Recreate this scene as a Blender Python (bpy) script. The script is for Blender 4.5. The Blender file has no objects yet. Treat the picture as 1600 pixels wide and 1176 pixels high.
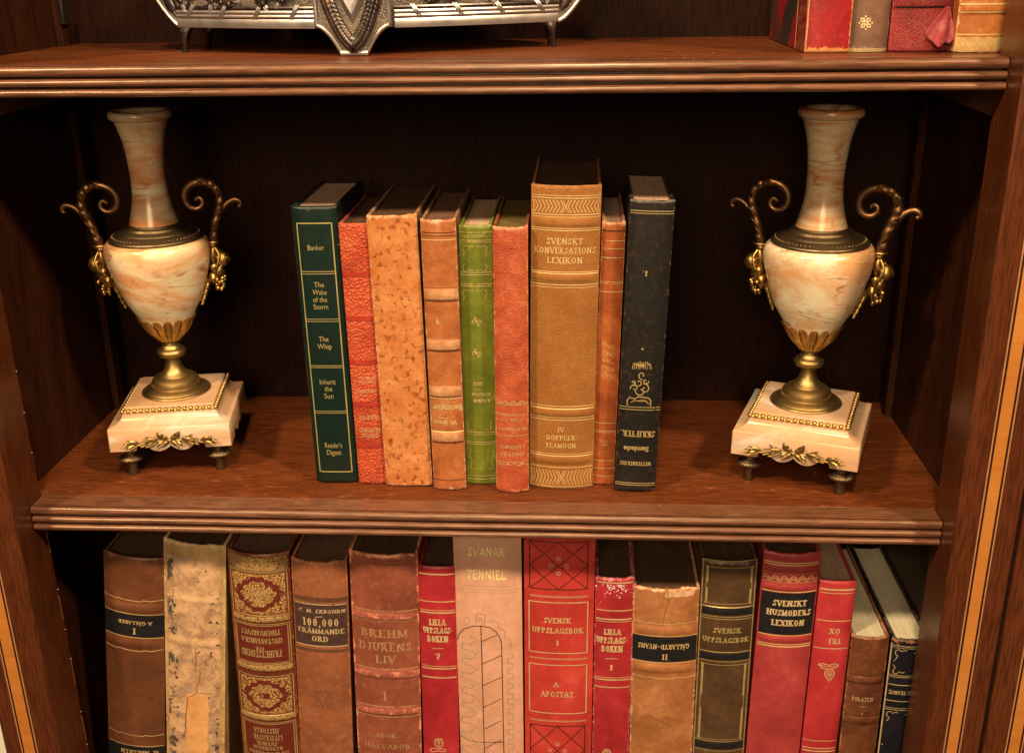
import bpy, math, random
import numpy as np
from mathutils import Vector, Matrix, noise as mnoise

# ------------------------------------------------------------------ camera, world, lamps, exposure
S = bpy.context.scene
COL = S.collection
CAM_F = 1.0524                       # focal length in picture widths
CAM_P = Vector((0.08043598, -0.74809491, 0.40243451))
CAM_R = (math.radians(69.10243068), math.radians(0.81373883), math.radians(3.45652024))
cd = bpy.data.cameras.new('camera')
cam = bpy.data.objects.new('camera', cd)
cam.location = CAM_P
cam.rotation_euler = CAM_R
cd.sensor_fit = 'HORIZONTAL'
cd.sensor_width = 36.0
cd.lens = 36.0 * CAM_F
cd.clip_start = 0.02
cd.clip_end = 60
cd.dof.use_dof = True
cd.dof.focus_distance = 0.83
cd.dof.aperture_fstop = 14.0
COL.objects.link(cam)
S.camera = cam
CAM_M = cam.rotation_euler.to_matrix()

w = bpy.data.worlds.new('World')
S.world = w
w.use_nodes = True
bg = w.node_tree.nodes['Background']
bg.inputs[0].default_value = (1.0, 0.70, 0.38, 1)
bg.inputs[1].default_value = 0.065

def lamp(name, loc, target, size, energy, color):
    l = bpy.data.lights.new(name, 'AREA')
    l.shape = 'DISK'
    l.size = size
    l.energy = energy
    l.color = color
    o = bpy.data.objects.new(name, l)
    o.location = loc
    o.rotation_euler = (Vector(target) - Vector(loc)).to_track_quat('-Z', 'Y').to_euler()
    COL.objects.link(o)
    return o
LC = (1.0, 0.72, 0.37)
lamp('ceiling_lamp', (-1.25, -1.28, 1.95), (-0.05, 0.0, 0.1), 0.24, 64, LC)
lamp('ceiling_lamp', (0.05, -1.32, 2.0), (0.0, 0.0, 0.1), 0.22, 38, LC)
lamp('ceiling_lamp', (1.45, -1.24, 1.95), (0.1, 0.0, 0.1), 0.24, 76, LC)
lamp('room_light', (-0.15, -2.3, 1.0), (0.0, 0.0, 0.15), 1.0, 36, (1.0, 0.71, 0.38))

S.view_settings.view_transform = 'Standard'
S.view_settings.look = 'None'
S.view_settings.exposure = 0.0
S.view_settings.gamma = 1.0
S.view_settings.use_curve_mapping = False

# ------------------------------------------------------------------ helpers
def lin(c):
    c = c / 255.0
    return c / 12.92 if c <= 0.04045 else ((c + 0.055) / 1.055) ** 2.4
ILL = (1.30, 1.00, 0.56)
GAIN = 1.0
def C(r, g, b, k=1.0):
    """surface colour of a thing that measures r,g,b under the warm lamps"""
    return tuple(min(0.85, k * GAIN * lin(v) / i) for v, i in zip((r, g, b), ILL)) + (1,)

class MB:
    def __init__(self):
        self.v = []; self.f = []; self.uv = None
    def add(self, vs, fs):
        n = len(self.v)
        self.v += [tuple(p) for p in vs]
        self.f += [tuple(i + n for i in f) for f in fs]
    def box(self, x0, x1, y0, y1, z0, z1):
        self.add([(x0, y0, z0), (x1, y0, z0), (x1, y1, z0), (x0, y1, z0), (x0, y0, z1), (x1, y0, z1), (x1, y1, z1), (x0, y1, z1)],
                 [(0, 3, 2, 1), (4, 5, 6, 7), (0, 1, 5, 4), (1, 2, 6, 5), (2, 3, 7, 6), (3, 0, 4, 7)])
    def loft(self, rings, caps=True, closed=True):
        n = len(rings[0]); vs = []; fs = []
        for r in rings: vs += list(r)
        for i in range(len(rings) - 1):
            for j in range(n if closed else n - 1):
                k = (j + 1) % n
                fs.append((i * n + j, i * n + k, (i + 1) * n + k, (i + 1) * n + j))
        if caps and closed:
            fs.append(tuple(reversed(range(n))))
            fs.append(tuple(range((len(rings) - 1) * n, len(rings) * n)))
        self.add(vs, fs)
    def lathe(self, prof, n=64, c=(0, 0, 0), mod=None):
        rings = []
        for r, z in prof:
            ring = []
            for j in range(n):
                a = 2 * math.pi * j / n
                rr = r if mod is None else mod(r, z, a)
                ring.append((c[0] + rr * math.cos(a), c[1] + rr * math.sin(a), c[2] + z))
            rings.append(ring)
        self.loft(rings, True)
    def tube(self, pts, rad, n=10, flat=1.0):
        pts = [Vector(p) for p in pts]
        rings = []; up = None
        for i, p in enumerate(pts):
            t = (pts[min(i + 1, len(pts) - 1)] - pts[max(i - 1, 0)])
            if t.length < 1e-9: t = Vector((0, 0, 1))
            t.normalize()
            if up is None:
                up = Vector((0, 1, 0)) if abs(t.y) < 0.9 else Vector((1, 0, 0))
            up = (up - t * up.dot(t)).normalized()
            s = t.cross(up)
            r = rad[i] if hasattr(rad, '__len__') else rad
            rings.append([p + (up * math.cos(2 * math.pi * k / n) * flat + s * math.sin(2 * math.pi * k / n)) * r for k in range(n)])
        self.loft(rings, True)
    def ball(self, c, r, rot=None, nu=12, nv=8, lump=0.0, ls=300.0):
        r = (r, r, r) if not hasattr(r, '__len__') else r
        c = Vector(c); vs = []; fs = []
        for i in range(nv + 1):
            t = math.pi * i / nv
            for j in range(nu):
                a = 2 * math.pi * j / nu
                d = Vector((math.sin(t) * math.cos(a), math.sin(t) * math.sin(a), math.cos(t)))
                p = Vector((d.x * r[0], d.y * r[1], d.z * r[2]))
                if lump: p *= 1 + lump * mnoise.noise((c + p) * ls)
                if rot is not None: p = rot @ p
                vs.append(c + p)
        for i in range(nv):
            for j in range(nu):
                k = (j + 1) % nu
                fs.append((i * nu + j, (i + 1) * nu + j, (i + 1) * nu + k, i * nu + k))
        self.add(vs, fs)
    def leaf(self, base, d, nrm, length, width, curl=0.2, thick=0.0008):
        """a pointed leaf with a raised midrib, growing from base along d and lying on a surface with normal nrm"""
        base = Vector(base); d = Vector(d).normalized(); nrm = Vector(nrm).normalized(); s = d.cross(nrm).normalized()
        vs = []; fs = []; n = 7
        for i in range(n):
            t = i / (n - 1)
            wd = width * 0.5 * (math.sin(math.pi * min(1, t ** 0.75)) ** 0.8 if 0 < t < 1 else 0.06)
            c = base + d * (length * t) + nrm * (curl * length * math.sin(t * math.pi * 0.8))
            for q, hh in ((-1, 0.0), (-0.5, 0.75), (0, 0.45), (0.5, 0.75), (1, 0.0)):
                vs.append(c + s * (q * wd) + nrm * (thick * (0.4 + 2.0 * hh)))
        for i in range(n - 1):
            for j in range(4):
                fs.append((i * 5 + j, i * 5 + j + 1, i * 5 + 6 + j, i * 5 + 5 + j))
        m = len(vs)
        vs += [Vector(p) - nrm * thick * 1.2 for p in vs]
        for i in range(n - 1):
            for j in range(4):
                fs.append((m + i * 5 + j, m + i * 5 + 5 + j, m + i * 5 + 6 + j, m + i * 5 + j + 1))
            fs.append((i * 5, i * 5 + 5, m + i * 5 + 5, m + i * 5))
            fs.append((i * 5 + 4, m + i * 5 + 4, m + i * 5 + 9, i * 5 + 9))
        self.add(vs, fs)

def build(name, mb, mat, parent=None, smooth=True, angle=40, bevel=0, seg=2):
    me = bpy.data.meshes.new(name)
    me.from_pydata(mb.v, [], mb.f)
    if mb.uv is not None:
        ul = me.uv_layers.new(name='UVMap')
        li = np.zeros(len(me.loops), dtype=np.int32)
        me.loops.foreach_get('vertex_index', li)
        ul.data.foreach_set('uv', np.array(mb.uv, dtype=np.float32)[li].ravel())
    me.validate()
    if smooth:
        me.polygons.foreach_set('use_smooth', [True] * len(me.polygons))
        me.set_sharp_from_angle(angle=math.radians(angle))
    me.update()
    o = bpy.data.objects.new(name, me)
    COL.objects.link(o)
    if mat is not None: me.materials.append(mat)
    if parent is not None: o.parent = parent
    if bevel:
        b = o.modifiers.new('bevel', 'BEVEL'); b.width = bevel; b.segments = seg; b.limit_method = 'ANGLE'; b.angle_limit = math.radians(50)
    return o

def thing(name, label, cat, loc=(0, 0, 0), rot=(0, 0, 0), group=None):
    o = bpy.data.objects.new(name, None)
    COL.objects.link(o)
    o.empty_display_size = 0.02
    o.location = loc; o.rotation_euler = rot
    o['label'] = label; o['category'] = cat
    if group: o['group'] = group
    return o

# ------------------------------------------------------------------ node helpers and materials
class NT:
    def __init__(self, name):
        self.m = bpy.data.materials.new(name); self.m.use_nodes = True
        self.t = self.m.node_tree; self.n = self.t.nodes; self.b = self.n['Principled BSDF']
        self.out = self.n['Material Output']
        self.tc = self.n.new('ShaderNodeTexCoord')
    def l(self, a, b): self.t.links.new(a, b)
    def set(self, sock, v):
        if hasattr(v, 'is_output'): self.l(v, sock)
        elif v is not None: sock.default_value = v
    def mapping(self, scale=(1, 1, 1), loc=(0, 0, 0), rot=(0, 0, 0), src='Object'):
        m = self.n.new('ShaderNodeMapping')
        self.l(self.tc.outputs[src], m.inputs['Vector'])
        m.inputs['Scale'].default_value = scale; m.inputs['Location'].default_value = loc; m.inputs['Rotation'].default_value = rot
        return m.outputs[0]
    def noise(self, vec, scale, detail=6, rough=0.55, dist=0.0):
        x = self.n.new('ShaderNodeTexNoise'); self.l(vec, x.inputs['Vector'])
        x.inputs['Scale'].default_value = scale; x.inputs['Detail'].default_value = detail
        x.inputs['Roughness'].default_value = rough; x.inputs['Distortion'].default_value = dist
        return x.outputs[0]
    def voro(self, vec, scale, feature='F1', out=0, rnd=1.0):
        x = self.n.new('ShaderNodeTexVoronoi'); x.feature = feature; self.l(vec, x.inputs['Vector'])
        x.inputs['Scale'].default_value = scale; x.inputs['Randomness'].default_value = rnd
        return x.outputs[out]
    def ramp(self, fac, lo, hi, a=0.0, b=1.0):
        x = self.n.new('ShaderNodeMapRange'); x.interpolation_type = 'SMOOTHSTEP'
        self.l(fac, x.inputs[0]); x.inputs[1].default_value = lo; x.inputs[2].default_value = hi
        x.inputs[3].default_value = a; x.inputs[4].default_value = b
        return x.outputs[0]
    def mix(self, fac, a, b, mode='MIX'):
        x = self.n.new('ShaderNodeMix'); x.data_type = 'RGBA'; x.blend_type = mode
        self.set(x.inputs['Factor'], fac); self.set(x.inputs['A'], a); self.set(x.inputs['B'], b)
        return x.outputs['Result']
    def math(self, op, a, b=None, c=None):
        x = self.n.new('ShaderNodeMath'); x.operation = op
        self.set(x.inputs[0], a)
        if b is not None: self.set(x.inputs[1], b)
        if c is not None: self.set(x.inputs[2], c)
        return x.outputs[0]
    def bump(self, height, strength, dist, normal=None):
        x = self.n.new('ShaderNodeBump'); self.l(height, x.inputs['Height'])
        x.inputs['Strength'].default_value = strength; x.inputs['Distance'].default_value = dist
        if normal is not None: self.l(normal, x.inputs['Normal'])
        return x.outputs[0]
    def fin(self, col=None, rough=None, metal=None, normal=None, spec=None, coat=None, coat_rough=None):
        i = self.b.inputs
        self.set(i['Base Color'], col); self.set(i['Roughness'], rough); self.set(i['Metallic'], metal)
        if normal is not None: self.l(normal, i['Normal'])
        self.set(i['Specular IOR Level'], spec); self.set(i['Coat Weight'], coat); self.set(i['Coat Roughness'], coat_rough)
        return self.m

def wood(name, base, dark, pale, axis='X', rough=0.36, off=(0, 0, 0), coat=0.25, wear=0.0, spec=0.4, pore=0.6):
    t = NT(name)
    k = {'X': (5, 42, 42), 'Y': (42, 5, 42), 'Z': (42, 42, 5)}[axis]
    f = {'X': (45, 620, 620), 'Y': (620, 45, 620), 'Z': (620, 620, 45)}[axis]
    g = {'X': (1.5, 7, 7), 'Y': (7, 1.5, 7), 'Z': (7, 7, 1.5)}[axis]
    n1 = t.noise(t.mapping(k, off), 1.0, 7, 0.6, 0.8)
    n2 = t.noise(t.mapping(f, off), 1.0, 3, 0.6)
    n3 = t.noise(t.mapping(g, off), 1.6, 4, 0.5, 0.6)
    c = t.mix(t.ramp(n1, 0.22, 0.60, 0.25, 1.0), dark, base)
    c = t.mix(t.ramp(n3, 0.45, 0.75, 0, 0.55), c, pale)
    c = t.mix(t.ramp(n2, 0.36, 0.60, pore, 0.0), c, tuple(v * 0.40 for v in dark[:3]) + (1,))
    r = t.ramp(n1, 0.3, 0.8, rough - 0.06, rough + 0.12)
    if wear:
        nw = t.noise(t.mapping((60, 260, 260) if axis == 'X' else (200, 200, 60)), 1.0, 5, 0.75)
        nb = t.noise(t.mapping((5, 14, 14)), 1.0, 3, 0.6)
        m = t.math('MULTIPLY', t.ramp(nw, 0.56, 0.72), t.ramp(nb, 0.40, 0.65))
        c = t.mix(t.math('MULTIPLY', m, wear), c, tuple(min(1, v * 2.2 + 0.03) for v in pale[:3]) + (1,))
    nb = t.bump(n2, 0.10, 0.0006)
    nb = t.bump(n1, 0.10, 0.002, nb)
    return t.fin(c, r, 0.0, nb, spec, coat, 0.22)

def leather(name, base, dark, light, wear, wear_amt=0.35, mottle=45, pebble=0.0, psize=500, rough=0.48, fine=0.25, edge=0.8, spots=0.0, spotcol=None, sheen=0.35, ws=1.0, u_only=0.0):
    """aged leather or cloth: mottled colour, rubbed corners and edges (by its own UV), grain"""
    t = NT(name)
    ob = t.mapping((1, 1, 1), (random.random() * 3, random.random() * 3, 0))
    n1 = t.noise(ob, mottle, 8, 0.62, 0.4)
    n2 = t.noise(ob, mottle * 5.5, 5, 0.7)
    c = t.mix(t.ramp(n1, 0.30, 0.62), dark, base)
    c = t.mix(t.ramp(n1, 0.55, 0.78, 0, 0.8), c, light)
    c = t.mix(t.ramp(n2, 0.30, 0.75, 0.35, 0.0), c, tuple(v * 0.55 for v in dark[:3]) + (1,))
    if spots:
        ns = t.noise(ob, 210, 5, 0.6, 0.2)
        c = t.mix(t.ramp(ns, 0.52, 0.68, 0, spots), c, spotcol or dark)
    sep = t.n.new('ShaderNodeSeparateXYZ'); t.l(t.tc.outputs['UV'], sep.inputs[0])
    du = t.math('ABSOLUTE', t.math('SUBTRACT', t.math('MULTIPLY', sep.outputs[0], 2.0), 1.0))
    dv = t.math('ABSOLUTE', t.math('SUBTRACT', t.math('MULTIPLY', sep.outputs[1], 2.0), 1.0))
    eu = t.ramp(du, 0.86, 1.0, 0, 0.75); ev = t.ramp(dv, 0.93, 1.0, 0, 0.85)
    e = t.math('MAXIMUM', eu, ev)
    n4 = t.noise(ob, 160 * ws, 6, 0.72, 0.5)
    e = t.math('ADD', t.math('MULTIPLY', e, 0.30 * edge), n4)
    c = t.mix(t.math('MULTIPLY', t.ramp(e, 0.66, 0.80), wear_amt), c, wear)
    h = t.noise(ob, 1400, 3, 0.6)
    nb = t.bump(h, fine, 0.0004)
    if pebble:
        dn = t.n.new('ShaderNodeTexNoise'); t.l(ob, dn.inputs['Vector']); dn.inputs['Scale'].default_value = psize * 0.6; dn.inputs['Detail'].default_value = 2
        dv3 = t.n.new('ShaderNodeVectorMath'); dv3.operation = 'MULTIPLY_ADD'; t.l(dn.outputs['Color'], dv3.inputs[0]); dv3.inputs[1].default_value = (0.9 / psize,) * 3; t.l(ob, dv3.inputs[2])
        v = t.voro(dv3.outputs[0], psize, 'DISTANCE_TO_EDGE')
        v2 = t.ramp(v, 0.0, 0.28)
        nb = t.bump(v2, min(1.0, pebble), 0.0009, nb)
        c = t.mix(t.ramp(v, 0.0, 0.12, 0.55 * min(1, pebble), 0.0), c, tuple(x * 0.55 for x in dark[:3]) + (1,))
    nb = t.bump(n2, 0.22, 0.0008, nb)
    r = t.ramp(n1, 0.2, 0.8, rough + 0.1, rough - 0.08)
    return t.fin(c, r, 0.0, nb, sheen)

def gilt(name, col=(0.80, 0.55, 0.20, 1), fade=0.25, metal=0.45, rough=0.34, scale=420, cut=None):
    """gold leaf, rubbed away in specks"""
    t = NT(name)
    ob = t.mapping((1, 1, 1))
    n = t.noise(ob, scale, 4, 0.7)
    n2 = t.noise(ob, 60, 3, 0.6)
    c = t.mix(t.ramp(n2, 0.3, 0.7), col, tuple(v * 0.72 for v in col[:3]) + (1,))
    t.fin(c, rough, metal, t.bump(n, 0.15, 0.0003), 0.5)
    if fade > 0:
        tr = t.n.new('ShaderNodeBsdfTransparent'); mx = t.n.new('ShaderNodeMixShader')
        f = t.math('ADD', t.math('MULTIPLY', n, 0.6), t.math('MULTIPLY', n2, 0.4))
        t.l(t.ramp(f, 0.30 + 0.30 * fade, 0.38 + 0.36 * fade), mx.inputs[0])
        t.l(tr.outputs[0], mx.inputs[1]); t.l(t.b.outputs[0], mx.inputs[2]); t.l(mx.outputs[0], t.out.inputs[0])
    return t.m

def plain(name, col, rough=0.6, var=0.3, scale=120, spec=0.3, metal=0.0):
    t = NT(name)
    n = t.noise(t.mapping((1, 1, 1)), scale, 6, 0.65)
    c = t.mix(t.ramp(n, 0.25, 0.75), tuple(v * (1 - var) for v in col[:3]) + (1,), tuple(min(1, v * (1 + var * 0.5)) for v in col[:3]) + (1,))
    return t.fin(c, rough, metal, t.bump(t.noise(t.mapping((1, 1, 1)), scale * 8, 3), 0.15, 0.0004), spec)

def pages(name, col, dust=0.3):
    t = NT(name)
    n1 = t.noise(t.mapping((760, 10, 10)), 1.0, 2, 0.6)
    n2 = t.noise(t.mapping((330, 9, 9)), 1.0, 3, 0.6)
    n3 = t.noise(t.mapping((1, 1, 1)), 40, 5, 0.6)
    d = tuple(v * 0.5 for v in col[:3]) + (1,)
    c = t.mix(t.ramp(n1, 0.3, 0.7, 0, 0.5), col, d)
    c = t.mix(t.ramp(n2, 0.35, 0.7, 0, 0.4), c, d)
    c = t.mix(t.ramp(n3, 0.35, 0.7, 0, dust), c, tuple(v * 0.4 for v in col[:3]) + (1,))
    return t.fin(c, 0.75, 0, t.bump(n1, 0.4, 0.0004), 0.15)

def marble(name, off, patch, base, veincol, tint=0.5, flow=(12, 12, 30)):
    t = NT(name)
    ob = t.mapping((1, 1, 1), off)
    st = t.mapping(flow, off, (0.25, 0.15, 0.4))
    n1 = t.noise(st, 1.0, 6, 0.55, 1.2)
    n2 = t.noise(ob, 85, 7, 0.65, 0.5)
    c = t.mix(t.ramp(n1, 0.42, 0.64, 0, tint), base, patch)
    c = t.mix(t.ramp(n2, 0.50, 0.75, 0, 0.35), c, tuple(v * 0.8 for v in patch[:3]) + (1,))
    vb = t.noise(t.mapping((9, 9, 30), off, (0.35, 0.2, 0.1)), 1.0, 5, 0.5, 1.6)
    v = t.math('ABSOLUTE', t.math('SUBTRACT', vb, 0.53))
    gate = t.ramp(t.noise(ob, 38, 3, 0.5), 0.42, 0.62)
    c = t.mix(t.math('MULTIPLY', t.ramp(v, 0.0, 0.032, 0.80, 0.0), gate), c, veincol)
    vb2 = t.noise(t.mapping((24, 24, 60), off, (0.1, 0.5, 0.3)), 1.0, 5, 0.5, 1.2)
    v2 = t.math('ABSOLUTE', t.math('SUBTRACT', vb2, 0.5))
    c = t.mix(t.ramp(v2, 0.0, 0.018, 0.30, 0.0), c, veincol)
    c = t.mix(t.ramp(n1, 0.30, 0.44, 0.6, 0.0), c, C(226, 208, 166))
    t.fin(c, t.ramp(n2, 0.3, 0.8, 0.20, 0.34), 0, t.bump(n2, 0.06, 0.0006), 0.5, 0.2, 0.12)
    i = t.b.inputs
    i['Subsurface Weight'].default_value = 0.18; i['Subsurface Radius'].default_value = (0.006, 0.004, 0.002); i['Subsurface Scale'].default_value = 0.6
    return t.m

def brass(name, col, dark, rough=0.30, tarn=0.6, scale=90):
    t = NT(name)
    ob = t.mapping((1, 1, 1))
    n1 = t.noise(ob, scale, 6, 0.65, 0.3)
    n2 = t.noise(ob, 700, 3, 0.6)
    c = t.mix(t.ramp(n1, 0.38, 0.66, tarn, 0.0), col, dark)
    r = t.ramp(n1, 0.3, 0.7, rough + 0.16, rough)
    return t.fin(c, r, 1.0, t.bump(n2, 0.12, 0.0004, t.bump(n1, 0.10, 0.001)))

# ------------------------------------------------------------------ the bookcase
W = 0.36; H = 0.3413; TH = 0.0213; E0 = 0.0156; D = 0.2436; ZL = -0.33; SF = -0.0239
MAH = C(122, 56, 26); MAHD = C(62, 24, 10); MAHP = C(160, 84, 44)
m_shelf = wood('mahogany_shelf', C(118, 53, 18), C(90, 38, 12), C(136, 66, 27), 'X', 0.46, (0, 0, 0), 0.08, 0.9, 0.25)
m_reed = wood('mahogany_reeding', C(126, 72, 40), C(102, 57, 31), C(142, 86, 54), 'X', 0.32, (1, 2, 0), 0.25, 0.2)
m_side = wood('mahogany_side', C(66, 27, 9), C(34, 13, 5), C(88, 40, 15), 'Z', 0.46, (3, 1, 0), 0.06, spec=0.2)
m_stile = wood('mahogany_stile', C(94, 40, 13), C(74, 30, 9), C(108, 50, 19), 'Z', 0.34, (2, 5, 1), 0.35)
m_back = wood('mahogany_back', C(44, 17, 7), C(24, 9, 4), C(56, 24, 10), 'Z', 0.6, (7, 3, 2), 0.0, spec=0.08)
m_inlay = wood('satinwood_inlay', C(188, 106, 36), C(172, 92, 28), C(202, 122, 48), 'X', 0.36, (4, 4, 4), 0.3, pore=0.10)
m_string = plain('boxwood_stringing', C(176, 112, 62), 0.4, 0.2, 200)
m_ebony = plain('ebony_stringing', C(46, 20, 12), 0.45, 0.3, 200)
m_cleat = wood('bare_cleat_wood', C(128, 78, 40), C(90, 50, 24), C(150, 96, 54), 'Y', 0.55, (1, 7, 2), 0.0)
m_rack = wood('rack_wood', C(60, 27, 10), C(40, 17, 6), C(74, 36, 14), 'Z', 0.7, (1, 7, 2), 0.0, spec=0.05)
m_iron = plain('dark_iron', C(60, 44, 34), 0.4, 0.4, 300, 0.5, 0.6)
m_chip = plain('worn_edge_wood', C(126, 74, 38), 0.6, 0.4, 300)

case = thing('bookcase', 'antique mahogany bookcase with reeded shelf edges and satinwood inlaid uprights', 'bookcase')
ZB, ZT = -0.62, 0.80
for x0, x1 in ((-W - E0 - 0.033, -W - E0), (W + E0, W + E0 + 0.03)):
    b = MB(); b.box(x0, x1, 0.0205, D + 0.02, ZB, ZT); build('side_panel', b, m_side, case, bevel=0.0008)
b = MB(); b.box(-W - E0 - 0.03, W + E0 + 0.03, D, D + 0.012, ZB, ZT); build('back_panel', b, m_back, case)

def reed_profile(z):
    p = [(0.0222, z), (0.0020, z)]
    for zt, h in ((z, 0.0071), (z - 0.0086, 0.0054), (z - 0.0155, 0.0056)):
        if zt < z: p.append((0.0105, zt + 0.0012)); p.append((0.0105, zt - 0.0001))
        for k in range(13):
            a = math.pi * k / 12
            p.append((0.0040 - 0.0046 * math.sin(a) ** 0.7, zt - h * 0.5 + h * 0.5 * math.cos(a)))
        p.append((0.0105, zt - h - 0.0001)) if zt > z - 0.015 else p.append((0.0050, zt - h - 0.0001))
    p.append((0.0222, z - TH))
    return p
def shelf(z, worn=False):
    b = MB(); b.box(-W - E0 + 0.0004, W + E0 - 0.0004, 0.0225, D - 0.0006, z - TH + 0.001, z); s = build('shelf', b, m_shelf, case, bevel=0.0006)
    pr = reed_profile(z); b = MB(); nx = 60
    rings = []
    for i in range(nx + 1):
        x = -W + 0.0007 + (2 * W - 0.0014) * i / nx
        rings.append([(x, y + 0.00035 * mnoise.noise(Vector((x * 9, q * 0.4, z * 7))), zz + 0.0002 * mnoise.noise(Vector((x * 14, 3.1, z * 9)))) for q, (y, zz) in enumerate(pr)])
    b.loft(rings); r = build('reeded_edge', b, m_reed, s, angle=50)
    for sx in (-1, 1):
        b = MB(); b.box(*sorted((sx * (W + E0 - 0.012), sx * (W + E0 - 0.0003))), 0.024, D - 0.002, z - TH - 0.020, z - TH - 0.0005)
        build('cleat', b, m_cleat, s, bevel=0.001)
    return s
shelf(H); shelf(0.0); shelf(ZL); shelf(0.74)

def stile(x0, x1, inlays, gaps=()):
    b = MB(); b.box(x0, x1, SF, 0.0200, ZB, ZT); s = build('stile', b, m_stile, case, bevel=0.0011, seg=3)
    for a0, a1 in inlays:
        b = MB(); b.box(a0 + 0.0026, a1 - 0.0026, SF - 0.00045, SF + 0.001, ZB + .002, ZT - .002); build('inlay_band', b, m_inlay, s)
        b = MB()
        for q0, q1 in ((a0, a0 + 0.0010), (a1 - 0.0010, a1)): b.box(q0, q1, SF - 0.0004, SF + 0.001, ZB + .002, ZT - .002)
        build('stringing', b, m_string, s)
        b = MB()
        for q0, q1 in ((a0 + 0.0010, a0 + 0.0026), (a1 - 0.0026, a1 - 0.0010)): b.box(q0, q1, SF - 0.0003, SF + 0.001, ZB + .002, ZT - .002)
        build('stringing', b, m_ebony, s)
    return s
sl = stile(-0.4094, -W, [(-0.3948, -0.3803)])
sr = stile(W, 0.4048, [(0.3767, 0.3900)])
b = MB(); b.box(0.4049, 0.4079, SF + 0.003, 0.0199, ZB, ZT); build('shadow_gap', b, m_ebony, case)
sr2 = stile(0.4080, 0.56, [(0.4250, 0.4384)])
# rubbed arrises and glue pins along the inner edges of the uprights
rnd = random.Random(5)
for z in (-0.052, -0.118, -0.185, -0.245):
    b = MB(); b.box(-W - 0.001, -W + 0.0003, 0.0178, 0.0186, z, z + rnd.uniform(0.016, 0.028)); build('glue_line', b, m_chip, sl)
m_pin = plain('pale_pin', C(170, 146, 116), 0.4)
for z in (0.11, 0.075, 0.04, -0.088, -0.128, -0.158, -0.214, -0.25):
    b = MB(); b.ball((-W + 0.0002, 0.0185, z), (0.0005, 0.0005, 0.0007), nu=8, nv=5); build('pin', b, m_pin, sl)
for sx in (-1, 1):
    b = MB(); x = sx * (W + E0)
    b.box(*sorted((x - sx * 0.0004, x - sx * 0.007)), 0.205, 0.218, -0.30, 0.72); rk = build('shelf_rack', b, m_rack, case, bevel=0.0008)
    b = MB(); b.box(*sorted((x - sx * 0.0075, x - sx * 0.0115)), 0.2035, 0.2195, H + 0.018, H + 0.044); build('shelf_clip', b, m_iron, rk, bevel=0.001)

# specks of dust on the shelves
b = MB(); rd = random.Random(21)
for k in range(150):
    z = 0.0 if k < 100 else H; s_ = rd.uniform(0.00018, 0.00042)
    x = rd.uniform(-0.34, 0.35); y = rd.uniform(0.008, 0.045) if rd.random() < .6 else rd.uniform(0.03, 0.16)
    b.ball((x, y, z + s_ * 0.5), (s_, s_ * rd.uniform(.5, 1), s_ * .5), nu=6, nv=4)
o = build('dust', b, plain('dust_grey', C(190, 150, 110), 0.9, 0.2)); o['kind'] = 'stuff'; o['label'] = 'pale dust specks scattered on the mahogany shelves'; o['category'] = 'dust'

# the pale wall seen past the bookcase
b = MB(); b.box(-3.0, 3.0, D + 0.06, D + 0.11, -1.0, 2.2)
o = build('wall', b, plain('white_wall', (0.82, 0.82, 0.80, 1), 0.8, 0.05, 5), None, smooth=False)
o['kind'] = 'structure'; o['label'] = 'pale white wall glimpsed past the lower corner of the bookcase'; o['category'] = 'wall'

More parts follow.
